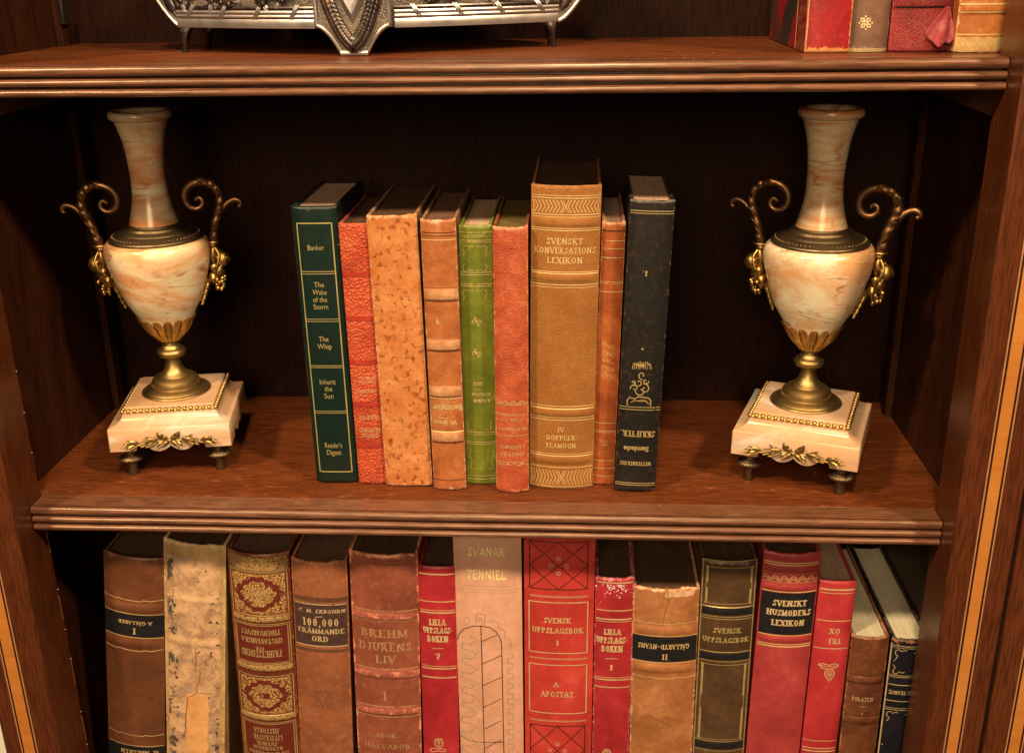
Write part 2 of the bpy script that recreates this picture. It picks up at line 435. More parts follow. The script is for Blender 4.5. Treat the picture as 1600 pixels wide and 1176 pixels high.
# ------------------------------------------------------------------ lettering
# seriffed capitals drawn with a broad pen; A arcs: ('a', cx, cy, rx, ry, start, end)
def G(wd, *st): return (wd, st)
GL = {
 'A': G(.86, [(.05, 0), (.43, 1)], [(.43, 1), (.81, 0)], [(.2, .34), (.66, .34)]),
 'B': G(.72, [(.14, 0), (.14, 1)], [(.0, 1), (.36, 1)], [(.14, .53), (.38, .53)], [(.0, 0), (.38, 0)], ('a', .36, .765, .24, .235, 90, -90), ('a', .38, .265, .29, .265, 90, -90)),
 'C': G(.78, ('a', .45, .5, .40, .5, 48, 312), [(.74, .66), (.74, .98)]),
 'D': G(.82, [(.14, 0), (.14, 1)], [(.0, 1), (.36, 1)], [(.0, 0), (.36, 0)], ('a', .36, .5, .40, .5, 90, -90)),
 'E': G(.68, [(.14, 0), (.14, 1)], [(.0, 1), (.60, 1), (.60, .78)], [(.14, .52), (.46, .52)], [(.0, 0), (.63, 0), (.63, .24)]),
 'F': G(.64, [(.14, 0), (.14, 1)], [(.0, 1), (.60, 1), (.60, .76)], [(.14, .50), (.46, .50)]),
 'G': G(.84, ('a', .45, .5, .40, .5, 48, 325), [(.74, .02), (.74, .42)], [(.56, .42), (.86, .42)], [(.73, .68), (.73, .98)]),
 'H': G(.88, [(.16, 0), (.16, 1)], [(.72, 0), (.72, 1)], [(.16, .52), (.72, .52)]),
 'I': G(.40, [(.2, 0), (.2, 1)]),
 'J': G(.50, [(.34, .2), (.34, 1)], ('a', .18, .2, .16, .2, 0, -150)),
 'K': G(.86, [(.15, 0), (.15, 1)], [(.15, .42), (.70, 1)], [(.34, .6), (.76, 0)]),
 'L': G(.66, [(.15, 0), (.15, 1)], [(.0, 0), (.62, 0), (.62, .28)]),
 'M': G(1.0, [(.14, 0), (.14, 1)], [(.14, 1), (.5, .1)], [(.5, .1), (.86, 1)], [(.86, 0), (.86, 1)]),
 'N': G(.90, [(.15, 0), (.15, 1)], [(.15, 1), (.75, 0)], [(.75, 0), (.75, 1)]),
 'O': G(.88, ('a', .44, .5, .39, .5, 0, 360)),
 'P': G(.70, [(.14, 0), (.14, 1)], [(.0, 1), (.36, 1)], [(.14, .46), (.36, .46)], ('a', .36, .73, .28, .27, 90, -90)),
 'Q': G(.88, ('a', .44, .5, .39, .5, 0, 360), [(.5, .2), (.82, -.15)]),
 'R': G(.82, [(.14, 0), (.14, 1)], [(.0, 1), (.36, 1)], [(.14, .5), (.38, .5)], ('a', .36, .75, .26, .25, 90, -90), [(.38, .5), (.72, 0)]),
 'S': G(.62, ('a', .31, .745, .22, .255, 30, 270), ('a', .31, .25, .25, .25, 90, -150), [(.52, .72), (.52, 1.0)], [(.06, .0), (.06, .28)]),
 'T': G(.76, [(.38, 0), (.38, 1)], [(.03, .74), (.03, 1), (.73, 1), (.73, .74)]),
 'U': G(.86, [(.15, 1), (.15, .3)], ('a', .43, .3, .28, .3, 180, 360), [(.71, .3), (.71, 1)]),
 'V': G(.86, [(.05, 1), (.43, 0)], [(.43, 0), (.81, 1)]),
 'W': G(1.15, [(.05, 1), (.33, 0)], [(.33, 0), (.58, .95)], [(.58, .95), (.84, 0)], [(.84, 0), (1.10, 1)]),
 'X': G(.84, [(.08, 1), (.76, 0)], [(.08, 0), (.76, 1)]),
 'Y': G(.82, [(.05, 1), (.41, .48)], [(.77, 1), (.41, .48)], [(.41, 0), (.41, .48)]),
 'Z': G(.7, [(.06, .76), (.06, 1), (.62, 1), (.06, 0), (.65, 0), (.65, .24)]),
 '1': G(.46, [(.24, 0), (.24, 1)], [(.24, 1), (.06, .82)]),
 '0': G(.66, ('a', .33, .5, .26, .5, 0, 360)),
 '7': G(.62, [(.05, .74), (.05, 1), (.57, 1), (.26, 0)]),
 '8': G(.64, ('a', .32, .75, .20, .25, 0, 360), ('a', .32, .26, .26, .26, 0, 360)),
 '9': G(.64, ('a', .32, .68, .25, .32, 0, 360), ('a', .20, .62, .37, .60, 5, -80)),
 '-': G(.44, [(.06, .42), (.38, .42)]),
 '_': G(.80, [(.0, .42), (.8, .42)]),
 '.': G(.30, [(.15, .0), (.15, .12)]), ',': G(.30, [(.17, .08), (.08, -.18)]),
 ' ': G(.42),
}
GL['Ö'] = (GL['O'][0], GL['O'][1] + ([(.28, 1.16), (.28, 1.28)], [(.60, 1.16), (.60, 1.28)]))
GL['Ä'] = (GL['A'][0], GL['A'][1] + ([(.27, 1.16), (.27, 1.28)], [(.59, 1.16), (.59, 1.28)]))

def serif_text(s, thick=0.19, thin=0.09, gap=0.16, serifs=True):
    """triangulated quads of a line of capitals, cap height 1, centred on x=0, y from 0 to 1"""
    vs = []; fs = []
    def quad(a, b2, wd):
        a = np.array(a); b2 = np.array(b2); d = b2 - a; L = np.hypot(*d)
        if L < 1e-6: return
        n = np.array([-d[1], d[0]]) / L * wd / 2
        k = len(vs); vs.extend([a - n, b2 - n, b2 + n, a + n]); fs.append((k, k + 1, k + 2, k + 3))
    x = 0
    for ch in s:
        wd, strokes = GL.get(ch, GL[' '])
        ends = {}
        for st in strokes:
            if st[0] != 'a':
                for p in (st[0], st[-1]): ends[p] = ends.get(p, 0) + 1
        for st in strokes:
            if st[0] == 'a':
                _, cx, cy, rx, ry, a0, a1 = st; n = max(8, int(abs(a1 - a0) / 15)); off = []
                for i in range(n + 1):
                    a = math.radians(a0 + (a1 - a0) * i / n)
                    th = thin + (thick - thin) * abs(math.cos(a)) ** 1.2
                    ct = (math.cos(a), math.sin(a))
                    ox, oy = cx + rx * ct[0], cy + ry * ct[1]
                    off.append(((x + ox, oy), (x + ox - th * ct[0], oy - th * ct[1])))
                for i in range(n):
                    k = len(vs); vs.extend([np.array(off[i][0]), np.array(off[i + 1][0]), np.array(off[i + 1][1]), np.array(off[i][1])]); fs.append((k, k + 1, k + 2, k + 3))
            else:
                for p, q in zip(st[:-1], st[1:]):
                    dx, dy = q[0] - p[0], q[1] - p[1]; L = math.hypot(dx, dy)
                    t = thin + (thick - thin) * abs(dy) / L
                    if abs(dx) > 0.12 and dx * dy > 0 and ch not in 'Z7': t *= 0.6
                    a = [x + p[0], p[1]]; c2 = [x + q[0], q[1]]
                    if abs(dy) < 1e-6:                       # keep horizontals inside the cap height
                        o = -thin / 2 if p[1] > 0.9 else (thin / 2 if p[1] < 0.05 else 0)
                        a[1] += o; c2[1] += o
                    if len(st) > 2 and abs(dx) < 1e-6: t = thin * 1.05
                    quad(a, c2, t)
                if serifs and len(st) == 2 and ch not in '-_.,SGC':
                    (p, q) = st
                    if abs(q[1] - p[1]) > 0.5 * abs(q[0] - p[0]) and abs(q[1] - p[1]) > 0.3:
                        for e in (p, q):
                            if (e[1] in (0, 1)) and ends[e] == 1:
                                sw = thick * 0.5 + 0.11
                                yy = thin * 0.42 if e[1] == 0 else 1 - thin * 0.42
                                quad((x + e[0] - sw, yy), (x + e[0] + sw, yy), thin * 0.85)
        x += wd + gap
    x -= gap
    return [(v[0] - x / 2, v[1]) for v in vs], fs, x

_fc = {}
def sans_text(s, bold=0.0):
    key = (s, bold)
    if key in _fc: return _fc[key]
    def mk(txt):
        cu = bpy.data.curves.new('lettering_curve', 'FONT'); cu.body = txt; cu.align_x = 'CENTER'; cu.size = 1; cu.offset = bold; cu.resolution_u = 3
        ob = bpy.data.objects.new('lettering_curve', cu); COL.objects.link(ob)
        dg = bpy.context.evaluated_depsgraph_get(); dg.update()
        me = bpy.data.meshes.new_from_object(ob.evaluated_get(dg))
        v = [(p.co.x, p.co.y) for p in me.vertices]; f = [tuple(p.vertices) for p in me.polygons]
        bpy.data.objects.remove(ob); bpy.data.curves.remove(cu); bpy.data.meshes.remove(me)
        return v, f
    cap = max(p[1] for p in mk('H')[0])
    v, f = mk(s)
    v = [(p[0] / cap, p[1] / cap) for p in v]
    cx = (max(p[0] for p in v) + min(p[0] for p in v)) / 2
    v = [(p[0] - cx, p[1]) for p in v]
    _fc[key] = (v, f, max(p[0] for p in v) * 2)
    return _fc[key]

# ------------------------------------------------------------------ books
class Book:
    """a bound volume: base at its own origin, spine towards -y, built from its real size; p turns a spot seen on the photo into spine coordinates"""
    def __init__(s, label, x, Y, z, w, h, lean, depth, bulge, mats, power=2.4, bands=(), fray=0.0, group=None, square=0.003, cover_t=0.0026, roll=0.0014, frayseed=1, inset=0.0, yaw=0.0):
        s.w, s.h, s.bulge, s.power, s.bands = w, h, bulge, power, bands
        s.lean = math.radians(lean); s.O = Vector((x, Y, z + abs(math.sin(s.lean)) * w / 2 + 0.0003))
        s.root = thing('book', label, 'book', s.O, (0, s.lean, math.radians(yaw)), group)
        s.gold = MB(); s.letters = MB(); s.fray = fray; s.fs = frayseed; s.roll = roll
        spine_m, board_m, page_m = mats
        # spine: outer and inner skins, closed
        nu = 26; nv = max(50, int(h / 0.0013)); b = MB(); uv = []
        us = [math.sin((i / nu - 0.5) * math.pi) * 0.5 * w * 0.55 + (i / nu - 0.5) * w * 0.45 for i in range(nu + 1)]
        vsn = [h * j / nv for j in range(nv + 1)]
        def top(u, v):
            if fray: v = v + (v / h) ** 40 * (-fray * (0.5 + 0.9 * mnoise.noise(Vector((u * 110, s.fs * 3.7, 0))) + 0.3 * mnoise.noise(Vector((u * 420, s.fs, 2)))))
            return v
        vs = []; fs = []
        for off in (0.0, -0.0015):
            for v in vsn:
                for u in us:
                    p = s.S(u, v, off); vs.append((p[0], p[1], top(u, v) if off == 0 else top(u, v) - 0.0002)); uv.append((u / w + 0.5, v / h))
        n = nu + 1; m = n * (nv + 1)
        for j in range(nv):
            for i in range(nu):
                a = j * n + i
                fs.append((a, a + 1, a + 1 + n, a + n)); fs.append((m + a, m + a + n, m + a + n + 1, m + a + 1))
            a = j * n; fs.append((a, a + n, m + a + n, m + a)); a = j * n + nu; fs.append((a, m + a, m + a + n, a + n))
        for i in range(nu):
            fs.append((i, m + i, m + i + 1, i + 1)); a = nv * n + i; fs.append((a, a + 1, m + a + 1, m + a))
        b.add(vs, fs); b.uv = uv
        s.spine = build('spine', b, spine_m, s.root, angle=55)
        # boards
        t = cover_t
        for sx in (-1, 1):
            b = MB(); x0, x1 = sorted((sx * (w / 2 - t), sx * (w / 2 - 0.0001 - inset)))
            b.box(x0, x1, 0.0006, depth, 0.0002, h - 0.0004)
            b.uv = [(0.5 + 0.49 * (1 if p[1] > 0.01 else 0), p[2] / h) for p in b.v]
            build('board', b, board_m, s.root, bevel=0.0007)
        # page block, its back following the spine
        b = MB(); q = w / 2 - t - 0.0003; ring0 = []; nn = 12
        for i in range(nn + 1):
            u = -q + 2 * q * i / nn
            ring0.append((u, s.S(u, h * 0.5, -0.0017, False)[1] * 0.8 + 0.0016))
        ring0 += [(q, depth - square), (q * 0.5, depth - square - 0.002), (-q * 0.5, depth - square - 0.002), (-q, depth - square)]
        b.loft([[(a, c, square) for a, c in ring0], [(a, c, h - square) for a, c in ring0]])
        build('page_block', b, page_m, s.root, angle=30)
    def S(s, u, v, off=0.0, bands=True):
        c = min(1.0, abs(2 * u / s.w))
        y = -s.bulge * (1 - c ** s.power)
        if bands:
            for vb, hw, hg in s.bands:
                q = (v - vb) / hw
                if abs(q) < 1: y -= hg * (1 - q * q) ** 0.6 * (1 - c ** 8)
            for e in (v, s.h - v):
                if e < s.roll: y += s.roll * 0.8 * (1 - math.sqrt(max(0, 1 - (1 - e / s.roll) ** 2)))
        sl = s.bulge * s.power * c ** (s.power - 1) * 2 / s.w * (1 if u > 0 else -1)
        n = math.hypot(1, sl)
        return (u + off * sl / n, y - off / n, v)
    # spots
    def use(s, ox, oy, k): s.fr = (ox, oy, k)
    def p(s, x, y):
        x = s.fr[0] + x / s.fr[2]; y = s.fr[1] + y / s.fr[2]
        d = CAM_M @ Vector(((x - 800) / (CAM_F * 1600), -(y - 588) / (CAM_F * 1600), -1))
        yy = -s.bulge * 0.6
        for _ in range(4):
            P = CAM_P + d * ((s.O.y + yy - CAM_P.y) / d.y) - s.O
            u = P.x * math.cos(s.lean) - P.z * math.sin(s.lean); v = P.x * math.sin(s.lean) + P.z * math.cos(s.lean)
            yy = s.S(max(-s.w / 2, min(s.w / 2, u)), v)[1]
        return u, v
    def vc(s, y, x=None):
        """height of a level tool line from where it crosses the middle of the spine"""
        if x is not None: return s.p(x, y)[1]
        X = s.px_mid(y); return s.p(X, y)[1]
    def px_mid(s, y):
        lo, hi = -2000, 3000
        for _ in range(40):
            m = (lo + hi) / 2
            if s.p(m, y)[0] < 0: lo = m
            else: hi = m
        return (lo + hi) / 2
    def line(s, pts, wd, mb=None, off=0.00022, closed=False):
        mb = mb or s.gold
        P = [np.array(q, float) for q in pts]
        if closed: P.append(P[0])
        R = [P[0]]
        for a, c in zip(P[:-1], P[1:]):
            k = max(1, int(np.hypot(*(c - a)) / 0.0022))
            for i in range(1, k + 1): R.append(a + (c - a) * i / k)
        vs = []; fs = []
        for i, q in enumerate(R):
            t = R[min(i + 1, len(R) - 1)] - R[max(0, i - 1)]
            L = np.hypot(*t) or 1; n = np.array([-t[1], t[0]]) / L * wd / 2
            vs += [s.S(*(q + n), off), s.S(*(q - n), off)]
        for i in range(len(R) - 1): fs.append((2 * i, 2 * i + 1, 2 * i + 3, 2 * i + 2))
        mb.add(vs, fs)
    def hl(s, y, wd=0.0006, x0=-0.97, x1=0.97, x=None, mb=None, wavy=0, amp=0.0008):
        v = s.vc(y, x) if y is not None else 0
        if wavy:
            pts = [(s.w / 2 * (x0 + (x1 - x0) * i / 60), v + amp * math.sin(i / 60 * wavy * 2 * math.pi)) for i in range(61)]
        else: pts = [(s.w / 2 * x0, v), (s.w / 2 * x1, v)]
        s.line(pts, wd, mb)
    def pl(s, pts, wd=0.0006, mb=None, closed=False, off=0.00022): s.line([s.p(*q) for q in pts], wd, mb, off, closed)
    def rect(s, y0, y1, f0, f1, wd=0.0006, mb=None):
        v0, v1 = s.vc(y0), s.vc(y1); u0, u1 = f0 * s.w / 2, f1 * s.w / 2
        s.line([(u0, v0), (u1, v0), (u1, v1), (u0, v1)], wd, mb, closed=True)
        return u0, u1, v0, v1
    def patch(s, name, mat, u0, u1, v0, v1, off=0.00012, wob=0.0, seed=0.0):
        b = MB(); nu, nv = 22, max(4, int(abs(v1 - v0) / 0.002)); vs = []; uv = []
        v0, v1 = min(v0, v1), max(v0, v1)
        for j in range(nv + 1):
            for i in range(nu + 1):
                u = u0 + (u1 - u0) * i / nu; v = v0 + (v1 - v0) * j / nv
                if wob:
                    u += wob * mnoise.noise(Vector((v * 190 + seed, i * 0.02, 5))) * (1 if i in (0, nu) else 0)
                    v += wob * mnoise.noise(Vector((u * 260 + seed, j * 0.02, 9))) * (1 if j in (0, nv) else 0)
                vs.append(s.S(u, v, off)); uv.append((i / nu, j / nv))
        fs = [(j * (nu + 1) + i, j * (nu + 1) + i + 1, (j + 1) * (nu + 1) + i + 1, (j + 1) * (nu + 1) + i) for j in range(nv) for i in range(nu)]
        b.add(vs, fs); b.uv = uv
        return build(name, b, mat, s.root)
    def blob(s, name, mat, cu, cv, ru, rv, off, lobes=0, amp=0.0, power=2.0, n=48, mb=None, ph=0.0, inner=0.0):
        b = mb or MB(); vs = []; fs = []; rr = 5
        for k in range(rr + 1):
            f = inner + (1 - inner) * k / rr
            for i in range(n):
                a = 2 * math.pi * i / n
                g = (abs(math.cos(a)) ** power + abs(math.sin(a)) ** power) ** (-1 / power) * (1 + amp * math.cos(lobes * a + ph)) * f
                vs.append(s.S(cu + ru * g * math.cos(a), cv + rv * g * math.sin(a), off))
        for k in range(rr):
            for i in range(n):
                j = (i + 1) % n; fs.append((k * n + i, (k + 1) * n + i, (k + 1) * n + j, k * n + j))
        b.add(vs, fs)
        return None if mb else build(name, b, mat, s.root)
    def text(s, t, x, y, cap, width=None, font='serif', flip=False, bold=0.0, thick=0.20, thin=0.10, mb=None, slant=0.0, off=0.00024):
        """a line of writing centred on photo spot x,y with cap height and width in the same frame"""
        u, v = s.p(x, y); ch = abs(s.p(x, y - cap / 2)[1] - s.p(x, y + cap / 2)[1])
        vs, fs, L = serif_text(t, thick, thin) if font == 'serif' else (serif_text(t, thick, thin, serifs=False) if font == 'pen' else sans_text(t, bold))
        kx = ch
        if width: kx = abs(s.p(x + width / 2, y)[0] - s.p(x - width / 2, y)[0]) / L
        sg = -1 if flip else 1
        o = off + 0.00001 * (len((mb or s.letters).v) % 7)
        (mb or s.letters).add([s.S(u + sg * (a * kx + slant * ch * c), v + sg * (c - 0.5) * ch, o) for a, c in vs], fs)
    def curl(s, x, y, r, turns=1.2, a0=0.0, wd=0.0005, sgn=1, mb=None, sq=1.0):
        pts = []
        n = int(14 * turns) + 4
        for i in range(n + 1):
            f = i / n; a = a0 + sgn * f * turns * 2 * math.pi
            pts.append((x + r * (1 - 0.85 * f) * math.cos(a), y + sq * r * (1 - 0.85 * f) * math.sin(a)))
        s.pl(pts, wd, mb)
    def ring(s, x, y, r, wd=0.0005, mb=None): s.pl([(x + r * math.cos(a * math.pi / 7), y + r * math.sin(a * math.pi / 7)) for a in range(14)], wd, mb, True)
    def dot(s, x, y, r, mb=None):
        u, v = s.p(x, y); q = abs(s.p(x + r, y)[0] - u); s.blob('', None, u, v, q, q, 0.00024, n=10, mb=mb or s.gold)
    def done(s, gold, letters=None):
        if s.gold.v: build('gilt_tooling', s.gold, gold, s.root)
        if s.letters.v: build('gilt_lettering', s.letters, letters or gold, s.root)

random.seed(3)
K5 = (440, 240, 4.2); K6 = (440, 500, 4.2); K7 = (750, 240, 4.2); K8 = (750, 500, 4.2)
KA = (140, 820, 3.303); KB = (440, 820, 3.304); KC = (690, 820, 3.303); KD = (960, 820, 3.304); KE = (1150, 820, 3.303)
g_clean = gilt('gilt_bright', C(206, 168, 88), 0.0, 0.35, 0.36)
g_pale = gilt('gilt_pale', C(236, 184, 112), 0.12, 0.25, 0.42)
g_old = gilt('gilt_dull', C(232, 176, 98), 0.08, 0.12, 0.55)
g_faded = gilt('gilt_rubbed', C(236, 180, 104), 0.30, 0.3, 0.45)
g_ghost = gilt('gilt_nearly_gone', C(220, 164, 92), 0.55, 0.2, 0.5)
g_rich = gilt('gilt_antique', C(232, 182, 100), 0.18, 0.5, 0.36)
ink = plain('black_tooling', C(50, 24, 16), 0.6, 0.2)
ink_grey = plain('grey_tooling', C(172, 130, 98), 0.7, 0.2)
dark_line = plain('dark_blind_tooling', C(84, 40, 20), 0.6, 0.2)
pg_cream = pages('pages_cream', C(250, 214, 150), 0.12)
pg_tan = pages('pages_tan', C(214, 158, 108))
pg_dusk = pages('pages_dusty_brown', C(128, 84, 56), 0.5)
pg_dark = pages('pages_dark_stained', C(100, 64, 38), 0.5)
pg_gold = pages('pages_dull_gilt', C(120, 90, 40), 0.5)

GM = 'books standing in a row on the middle shelf'
GB = 'books packed along the lower shelf'
GT = 'books at the end of the upper shelf'

# ---- middle shelf
m = leather('leather_dark_green', C(14, 36, 24), C(8, 24, 16), C(22, 46, 34), C(130, 130, 90), 0.45, 40, 0, 500, 0.36, 0.3, 0.45, sheen=0.4)
b = Book('dark green book with gold framed titles, first of the row beside the left urn', -0.1199, 0.0535, 0, 0.0352, 0.2331, -0.47, 0.109, 0.0030, (m, m, pg_tan), 5.0, roll=0.002, group=GM, inset=0.0002)
b.use(*K5); u0, v0 = b.p(100, 457); u1 = b.p(327, 457)[0]
b.use(*K6); v1 = b.p(357, 993)[1]
fw = 0.0009
b.line([(u0, v0), (u1, v0), (u1, v1), (u0, v1)], fw, closed=True)
for K, ys in ((K5, (774, 789, 1086, 1101)), (K6, (299, 311, 597, 609))):
    b.use(*K)
    for y in ys:
        v = b.vc(y); b.line([(u0, v), (u1, v)], 0.00055)
b.use(*K5)
for t, x, y, wd in (('Banker', 225, 617, 108), ('The', 246, 860, 66), ('Wake', 250, 909, 92), ('of the', 253, 957, 92), ('Storm', 258, 1004, 96)): b.text(t, x, y, 33, wd, 'sans')
b.use(*K6)
for t, x, y, wd in (('The', 276, 124, 64), ('Whip', 283, 172, 92), ('Inherit', 303, 405, 104), ('the', 307, 450, 50), ('Sun', 311, 497, 60), ("Reader's", 341, 820, 112), ('Digest', 345, 866, 92)): b.text(t, x, y, 33, wd, 'sans')
b.done(g_clean)

m = leather('leather_red_pebbled', C(224, 92, 48), C(182, 56, 28), C(238, 122, 74), C(242, 150, 92), 0.35, 40, 0.75, 330, 0.6, 0.3, 0.7, sheen=0.25)
mb_ = leather('cloth_red_board', C(170, 60, 34), C(120, 40, 22), C(190, 80, 50), C(200, 130, 90), 0.4)
b = Book('slim orange red book with coarse pebbled leather and sunken bands', -0.0897, 0.0515, 0, 0.0232, 0.2207, -0.5, 0.112, 0.0022, (m, mb_, pg_dark), 3.0, group=GM, fray=0.001)
bandm = leather('leather_red_smooth', C(186, 52, 30), C(150, 40, 22), C(200, 70, 40), C(170, 60, 40), 0.3)
for K, ya, yb in ((K5, 778, 806), (K5, 1068, 1098), (K6, 262, 292), (K6, 538, 568), (K6, 808, 838)):
    b.use(*K); va, vb = b.vc(ya), b.vc(yb); b.patch('band', bandm, -0.0113, 0.0113, va, vb, 0.0004)
    mbk = MB()
b.use(*K6)
for t, x, y, wd, c in (('STÄNK OCH', 556, 384, 92, 16), ('FLIKAR', 560, 408, 110, 16), ('EFTERSKÖRD', 560, 466, 136, 20), ('SKRIFTER', 572, 637, 132, 24), ('FRÖDINGS', 578, 722, 134, 26), ('GUSTAF', 578, 757, 120, 26)): b.text(t, x, y, c, wd, 'serif', True)
b.done(g_faded, g_faded)

m = leather('suede_tan_foxed', C(216, 128, 62), C(194, 104, 44), C(230, 152, 88), C(232, 176, 124), 0.5, 60, 0, 500, 0.8, 0.7, 0.9, 0.95, C(136, 62, 22), 0.15)
mb_ = leather('suede_tan_board', C(170, 112, 60), C(120, 76, 40), C(190, 130, 80), C(210, 160, 110), 0.4)
b = Book('thick tan suede book with brown foxing spots and no title', -0.0584, 0.0478, 0, 0.0383, 0.2277, -0.75, 0.118, 0.0020, (m, mb_, pg_dark), 4.0, fray=0.0015, group=GM)
b.use(*K6)
for k in range(26):
    x = 795 + random.gauss(0, 26); y = 700 + random.gauss(0, 34); b.curl(x, y, random.uniform(5, 12), 0.8, random.random() * 6, 0.00045)
b.pl([(795, 640), (797, 790)], 0.0004)
b.done(g_ghost)

m = leather('calf_tan_ribbed', C(194, 106, 48), C(160, 78, 34), C(210, 136, 80), C(226, 168, 116), 0.7, 50, 0, 500, 0.42, 0.35, 0.9, 0.35, C(120, 62, 30), 0.45)
mb_ = leather('calf_tan_board', C(150, 92, 50), C(100, 60, 32), C(170, 116, 70), C(200, 150, 100), 0.5)
bands = [(vv, 0.0042, 0.0016) for vv in ()]
bk = lambda K, ys, O, h, le: ys
tmp = Book.__new__(Book); tmp.w, tmp.h, tmp.bulge, tmp.power, tmp.bands, tmp.roll = 0.0268, 0.2256, 0.003, 2.2, (), 0.0014
tmp.lean = math.radians(-0.39); tmp.O = Vector((-0.0241, 0.0436, 0.0004))
bl = []
for K, y in ((K5, 925), (K6, 163), (K6, 468), (K6, 765)):
    tmp.use(*K); bl.append((tmp.vc(y), 0.0048, 0.0013))
b = Book('tan calf book with four raised bands and an upside down title', -0.0241, 0.0436, 0, 0.0268, 0.2256, -0.39, 0.115, 0.0036, (m, mb_, pg_dusk), 2.4, bl, 0.0012, GM)
bandw = leather('calf_rubbed_band', C(212, 142, 84), C(186, 112, 58), C(224, 160, 104), C(226, 170, 110), 0.5, 90, 0, 500, 0.6, 0.6, 0.9, 0.7, C(170, 96, 44), 0.2)
for v, hw, hg in bl:
    b.patch('band', bandw, -0.0128, 0.0128, v - 0.0036, v + 0.0040, 0.00015, 0.0006, v * 50)
    mk = MB(); b.line([(-0.0129, v - 0.0052), (0.0129, v - 0.0052)], 0.0010, mk, 0.0001); b.line([(-0.0129, v + 0.0053), (0.0129, v + 0.0053)], 0.0005, mk, 0.0001)
    build('tooled_line', mk, dark_line, b.root)
mk = MB(); b.use(*K5); b.hl(520, 0.0006, mb=mk); b.hl(541, 0.0005, mb=mk); b.use(*K6); b.hl(1050, 0.0006, mb=mk); build('tooled_line', mk, dark_line, b.root)
b.use(*K5); b.hl(568, 0.0007)
b.use(*K6); b.hl(514, 0.0008); b.hl(734, 0.0008)
b.text('Berättelser', 1084, 578, 40, 190, 'sans', True, 0.02); b.pl([(1024, 640), (1095, 645)], 0.0006); b.text('W. Braun', 1074, 674, 30, 150, 'sans', True, 0.03)
b.use(*K5); b.text('9.', 1020, 1100, 36, 30, 'sans', True, 0.02)
b.done(g_old, g_pale)

m = leather('cloth_leaf_green', C(120, 114, 26), C(92, 92, 16), C(144, 132, 44), C(150, 140, 60), 0.45, 40, 0, 500, 0.42, 0.25, 0.8, sheen=0.4)
b = Book('bright leaf green book with gilt sprays and rules', 0.0009, 0.0538, 0, 0.0254, 0.2182, 0.1, 0.112, 0.0026, (m, m, pg_tan), 2.6, (), 0.0, GM)
b.use(710, 340, 4.2)
for y, wd in ((98, 0.0006), (150, 0.0006), (162, 0.0005), (360, 0.0006), (376, 0.0007), (436, 0.0006), (450, 0.0008)): b.hl(y, wd)
for k in range(7):
    x = 70 + k * 24; b.pl([(x - 9, 121), (x, 112), (x + 9, 121), (x, 131), (x - 9, 121)], 0.0005)
for y0, y1 in ((186, 346), (476, 590)):
    for sx, X in ((1, 60), (-1, 208)):
        b.pl([(X, y0 + 4), (X + sx * 18, y0 - 4), (X + sx * 34, y0 + 6), (X + sx * 52, y0), (X + sx * 64, y0 + 4)], 0.0005)
        b.pl([(X, y0 + 4), (X - sx * 6, y0 + 24), (X + sx * 6, y0 + 44), (X - sx * 2, y0 + 64)], 0.0005)
        if y0 < 300:
            b.pl([(X, y1), (X + sx * 18, y1 + 6), (X + sx * 34, y1 - 4), (X + sx * 52, y1 + 2), (X + sx * 64, y1)], 0.0005)
            b.pl([(X, y1), (X - sx * 6, y1 - 24), (X + sx * 6, y1 - 44)], 0.0005)
for y in (680, 888):
    for sx in (-1, 1): b.curl(147 + sx * 20, y + 6, 16, 1.0, 0 if sx < 0 else math.pi, 0.0006, sx)
    b.curl(140, y - 18, 13, 0.9, 2.0, 0.0006); b.pl([(140, y - 12), (150, y + 10), (158, y + 30)], 0.0007); b.curl(158, y + 22, 9, .8, 0, 0.0005)
b.use(*K6)
b.text('LILLY', 1290, 417, 20, 62, 'serif', True); b.pl([(1268, 455), (1308, 456)], 0.0004)
b.use(660, 590, 10.69)
b.text('GEIJERSTAM', 985, 277, 46, 310, 'serif', True); b.text('RAGNAR', 985, 384, 50, 280, 'serif', True)
for y, wd in ((912, 0.0006), (950, 0.0005), (1075, 0.0006), (1110, 0.0005)): b.hl(y, wd)
for sx, X in ((1, 740), (-1, 1160)):
    b.pl([(X, 710), (X + sx * 25, 790), (X + sx * 10, 860), (X + sx * 120, 870)], 0.0005)
b.use(750, 500, 4.2); b.hl(1040, 0.0006); b.hl(1020, 0.0004)
for sx, X in ((1, -60), (-1, 84)): b.pl([(X, 850), (X - sx * 6, 890), (X + sx * 8, 930), (X - sx * 2, 970), (X + sx * 30, 975)], 0.0005)
b.done(g_faded, g_old)

m = leather('morocco_orange_red', C(208, 92, 46), C(172, 62, 28), C(226, 126, 78), C(236, 160, 108), 0.65, 55, 0.45, 620, 0.46, 0.4, 1.0, 0.3, C(160, 60, 30))
mb_ = leather('cloth_rust_board', C(150, 66, 34), C(100, 44, 24), C(170, 86, 50), C(190, 120, 80), 0.4)
b = Book('orange red grained book between the green and the widest tan one', 0.0276, 0.0412, 0, 0.0264, 0.2206, 0.3, 0.112, 0.0042, (m, mb_, pg_gold), 2.2, (), 0.001, GM)
b.use(765, 610, 9.04)
for y in (205, 640): b.hl(y, 0.0005)
b.hl(170, 0.0006, wavy=4, amp=0.0010); b.hl(188, 0.0005, wavy=4.5, amp=-0.0008)
b.hl(1010, 0.0005); b.hl(1040, 0.0006, wavy=4, amp=0.0010); b.hl(1050, 0.0005, wavy=4.5, amp=-0.0008)
for t, x, y, wd, c in (('DRAGHARMONIKA', 312, 345, 420, 34), ('GITARR OCH', 320, 415, 300, 34), ('OCH', 330, 490, 70, 22), ('UNGDOMSDIKT', 330, 548, 400, 36)): b.text(t, x, y, c, wd, 'serif', True)
